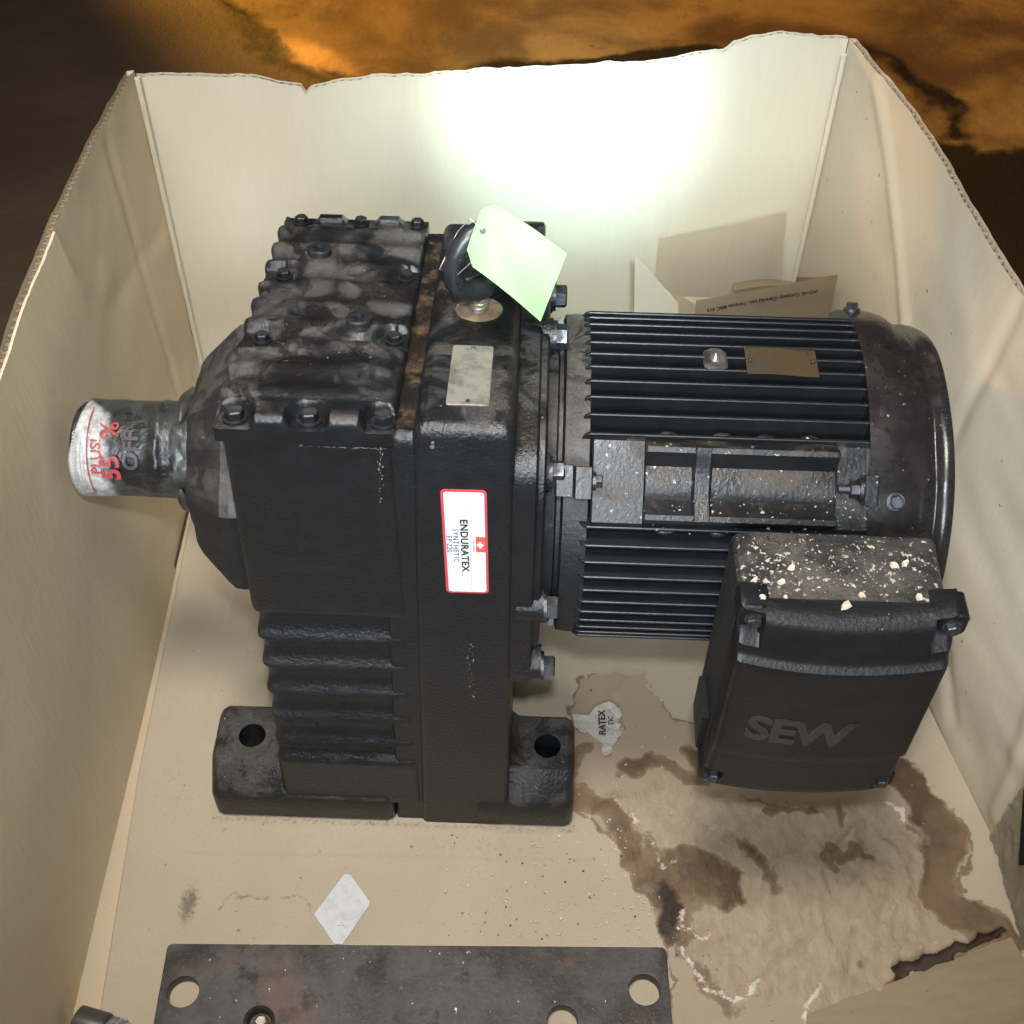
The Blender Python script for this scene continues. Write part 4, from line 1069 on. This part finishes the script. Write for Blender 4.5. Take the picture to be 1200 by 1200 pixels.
# crumpled sticker
bm = bmesh.new()
outl = [(-.020, .006), (-.021, .013), (-.009, .012), (-.003, .020), (.006, .024), (.013, .021), (.0155, .012), (.013, .006), (.017, .002), (.013, -.007), (.008, -.013), (.006, -.022), (.002, -.024), (-.001, -.018), (.001, -.012), (-.006, -.007), (-.010, -.002), (-.014, -.005), (-.018, .000)]
from mathutils.geometry import delaunay_2d_cdt
pin = [Vector(p) for p in outl]; n0 = len(pin)
def inpoly(x, y, P):
    c = False
    for i in range(len(P)):
        ax, ay = P[i]; bx, by = P[i - 1]
        if (ay > y) != (by > y) and x < (bx - ax) * (y - ay) / (by - ay) + ax: c = not c
    return c
for _ in range(700):
    x, y = random.uniform(-.021, .017), random.uniform(-.024, .024)
    if inpoly(x, y, outl): pin.append(Vector((x, y)))
vv2, ee, ff, *_r = delaunay_2d_cdt(pin, [(i, (i + 1) % n0) for i in range(n0)], [list(range(n0))], 1, 1e-6)
def dist_out(x, y):
    return min(math.hypot(x - a[0], y - a[1]) for a in outl)
bv = [bm.verts.new((p.x, p.y, .0012 + .010 * abs(fn(p.x, p.y, 110, 3, 5) - .5) + .003 * fn(p.x, p.y, 40, 1, 2))) for p in vv2]
for f in ff: bm.faces.new([bv[i] for i in f])
bmesh.ops.solidify(bm, geom=bm.faces[:], thickness=.0003)
CR = from_bm('crumpled_sticker', bm, M['crumple'], None, 25)
at = CR.data.attributes.new('edge', 'FLOAT', 'POINT')
at.data.foreach_set('value', [min(1, max(0, 1 - dist_out(v_.co.x, v_.co.y) / .006)) * (1 if v_.co.x > .008 or v_.co.y < -.012 or v_.co.x < -.012 else .2) for v_ in CR.data.vertices])
CR.location = (.083, .622, .0008); CR.scale = (1.25, 1.2, 1)
tag(CR, 'crumpled white sticker with red edge on the floor right of the gear foot', 'sticker')
text('lettering', 'RATEX', .0068, M['ink'], CR, frame((.0005, .004, .0078), (.0, 1, 0), (-1, 0, 0)), bold=.0002, ext=.0001)
text('lettering', 'TIC', .0052, M['ink'], CR, frame((.0068, .006, .0078), (.0, 1, 0), (-1, 0, 0)), bold=.0001, ext=.0001)

# capped bottle neck poking in at the lower left
bm = bmesh.new(); 
prof = [(0, .004), (.0, .0105), (.010, .0115), (.013, .0118), (.014, .0135), (.05, .0140)]
q = Vector((.93, -.35, .0)).normalized()
Bt = empty('bottle', (-.3145, .3525, .016), R(-16)); tag(Bt, 'small clear plastic bottle with dark cap left of the steel plate', 'bottle')
def lathe_any(bm, prof, n=32):
    loft(bm, [[(x, r * math.cos(2 * math.pi * k / n), r * math.sin(2 * math.pi * k / n)) for k in range(n)] for x, r in prof])
bm = bmesh.new(); lathe_any(bm, [(-.006, .008), (-.004, .0120), (.018, .0125), (.020, .0115)]); from_bm('cap', bm, M['cap'], Bt, 40)
bm = bmesh.new(); lathe_any(bm, [(.020, .0098)] + [(.021 + .001 * i, .0108 + .0010 * math.sin(i * 1.9)) for i in range(14)] + [(.037, .0100), (.042, .0105)]); from_bm('neck', bm, M['clear'], Bt, 60)

# small open carton against the back wall
CT = empty('small_carton', (.21, 1.02, 0), R(3)); 
tag(CT, 'small opened brown carton with upside-down company address print standing behind the motor', 'carton')
def quad(name, pts, mat, th=.0028, nu=12, nv=12, wob=.001, ny=None):
    bm = bmesh.new(); A, B, Cc, D = [Vector(p) for p in pts]; nn = (B - A).cross(D - A).normalized()
    s_ = random.random() * 9
    grid(bm, lambda u_, v_: tuple((A * (1 - u_) + B * u_) * (1 - v_) + (D * (1 - u_) + Cc * u_) * v_ + nn * (wob * math.sin(u_ * 4 + s_) + wob * .6 * math.sin(v_ * 5 + s_))), nu, nv)
    bmesh.ops.solidify(bm, geom=bm.faces[:], thickness=th)
    return from_bm(name, bm, mat, CT, 40)
# local coordinates: x -.045.. .10 ; y -.045..+.045
# back panel, leaning on the white wall
quad('back_panel', [(-.068, .032, .0), (.072, .036, .0), (.0575, .046, .236), (-.0665, .041, .212)], M['kraftlite'])
quad('front_panel', [(-.037, -.030, .0), (.100, -.030, .0), (.0955, -.030, .2200), (-.0375, -.030, .1925)], M['kraft'])
quad('side_panel', [(-.0385, -.0275, .0), (-.0665, .032, .0), (-.0665, .0335, .165), (-.0385, -.0275, .185)], M['kraftlite'])
quad('side_panel', [(.0985, -.0275, .0), (.074, .030, .0), (.074, .030, .17), (.0945, -.0275, .215)], M['kraft'])
quad('inner_flap', [(.000, -.022, .197), (.062, -.024, .207), (.050, .022, .176), (.008, .020, .172)], M['kraft'], .0018)
quad('inner_flap', [(-.038, -.024, .150), (-.012, -.022, .155), (-.010, .026, .150), (-.062, .030, .146)], M['kraftlite'], .0018)
bm = bmesh.new()
A_, B_, C_ = Vector((-.1010, -.028, .245)), Vector((-.0930, -.034, .12)), Vector((-.049, -.034, .12))
D_ = Vector((-.055, -.034, .190))
vq = [bm.verts.new(p) for p in (A_, B_, C_, D_)]; bm.faces.new(vq); bmesh.ops.subdivide_edges(bm, edges=bm.edges[:], cuts=4, use_grid_fill=True); bmesh.ops.solidify(bm, geom=bm.faces[:], thickness=.003)
from_bm('end_flap', bm, M['wall'], CT, 40)
tilt = Vector((.133, 0, .0275)).normalized()
text('address_print', 'WD-40 Company (Canada) Ltd., Toronto M8C 4V3', .0060, M['ink'], CT, frame((.0260, -.0325, .1925), -tilt, (0, 0, -1)), bold=.00012, font_x=.84, ext=.0002)

# ================================================================== CRUMBS AND FLAKES (stuff)
def flakes(name, n, place, size, mat, label, cat='debris', loc=(0, 0, 0)):
    size_big = 'large' in name
    vs_, fs_ = [], []
    for _ in range(n):
        p = place()
        if p is None: continue
        x, y, z = p; s_ = size() ; k = random.randint(6, 9) if size_big else random.randint(4, 6); b = len(vs_); a0 = random.random() * 6
        tl = (random.uniform(-.3, .3), random.uniform(-.3, .3))
        rr = [s_ * random.uniform(.35, 1.35) for _ in range(k)]
        for h in (0, 1):
            for i in range(k):
                a = a0 + 2 * math.pi * i / k; dx, dy = rr[i] * math.cos(a) * (1 - .2 * h), rr[i] * math.sin(a) * (1 - .2 * h)
                vs_.append((x + dx, y + dy, z + h * min(.0015, s_ * .6) + (tl[0] * dx + tl[1] * dy + s_ * .3) * .5))
        fs_.append([b + i for i in range(k)][::-1]); fs_.append([b + k + i for i in range(k)])
        for i in range(k): fs_.append([b + i, b + (i + 1) % k, b + k + (i + 1) % k, b + k + i])
    me = bpy.data.meshes.new(name); me.from_pydata(vs_, [], fs_); o = mesh_obj(name, me, mat, None, loc)
    tag(o, label, cat, kind='stuff'); return o
def fl_place():
    r = random.random()
    if r < .55: x, y = random.gauss(.10, .055), random.gauss(.47, .06)
    elif r < .8: x, y = random.uniform(-.05, .13), random.uniform(.43, .525)
    else: x, y = random.uniform(-.28, .36), random.uniform(.35, .72)
    if x < -.29 or x > .39 or y < .425 and x < .13 or (y > .52 and x < .06) or y < .34: return None
    return (x, y, .0008)
flakes('floor_crumbs', 640, fl_place, lambda: random.choice([.0004, .0005, .0006, .0008, .0012]) * random.uniform(.7, 1.3), M['crumb'], 'pale crumbs and flakes scattered over the box floor in front of the gear motor')
flakes('dark_crumbs', 70, fl_place, lambda: .0007 * random.uniform(.5, 1.6), M['crumbd'], 'dark dirt crumbs scattered over the box floor')
cR, sR = math.cos(R(-1.2)), math.sin(R(-1.2))
def g2w(x, y, z): return (cR * x - sR * y, .53 + sR * x + cR * y, z)
def bx_place():
    x, y = random.gauss(.200, .032), random.gauss(-.038, .017)
    if x < .137 or x > .258 or y < -.048 or y > -.006: return None
    z = .3946 + (.0014 if y < -.042 else 0) - (.0045 * (1 - (2 * (x - .1345) / .132 - 1) ** 2) if y < -.042 else 0)
    return g2w(x, y, z)
flakes('paint_flakes', 420, bx_place, lambda: random.choice([.00025, .0003, .0004, .0007]) * random.uniform(.5, 1.3), M['crumbg'], 'pale gritty paint flakes lying on top of the terminal box')
big = [(.1620, -.0415), (.1470, -.0405), (.1700, -.030), (.2320, -.026), (.2395, -.0235), (.1985, -.056), (.1640, -.051), (.1500, -.053), (.2100, -.048), (.2440, -.048)]
def bigp():
    if not big: return None
    x, y = big.pop(); z = .3946 + (.0014 - .0045 * (1 - (2 * (x - .1345) / .132 - 1) ** 2) if y < -.042 else 0)
    return g2w(x, y, max(z, .3930))
flakes('large_paint_flakes', 10, bigp, lambda: .0027 * random.uniform(.7, 1.3), M['crumb'], 'larger cream paint flakes lying on top of the terminal box')
def pad_place():
    x = random.uniform(.09, .232); t = random.uniform(-.036, -.004) if random.random() < .7 else random.uniform(-.04, .012)
    rr = .1215 if abs(t) < .012 else (.126 if abs(t) < .028 else .118)
    p = padpt(x, t, rr + .0008, 0); return g2w(*p)
flakes('pad_grit', 130, pad_place, lambda: random.choice([.0003, .0004, .0009]) * random.uniform(.5, 1.3), M['crumbg'], 'pale grit lying on the slanted motor mounting pad')
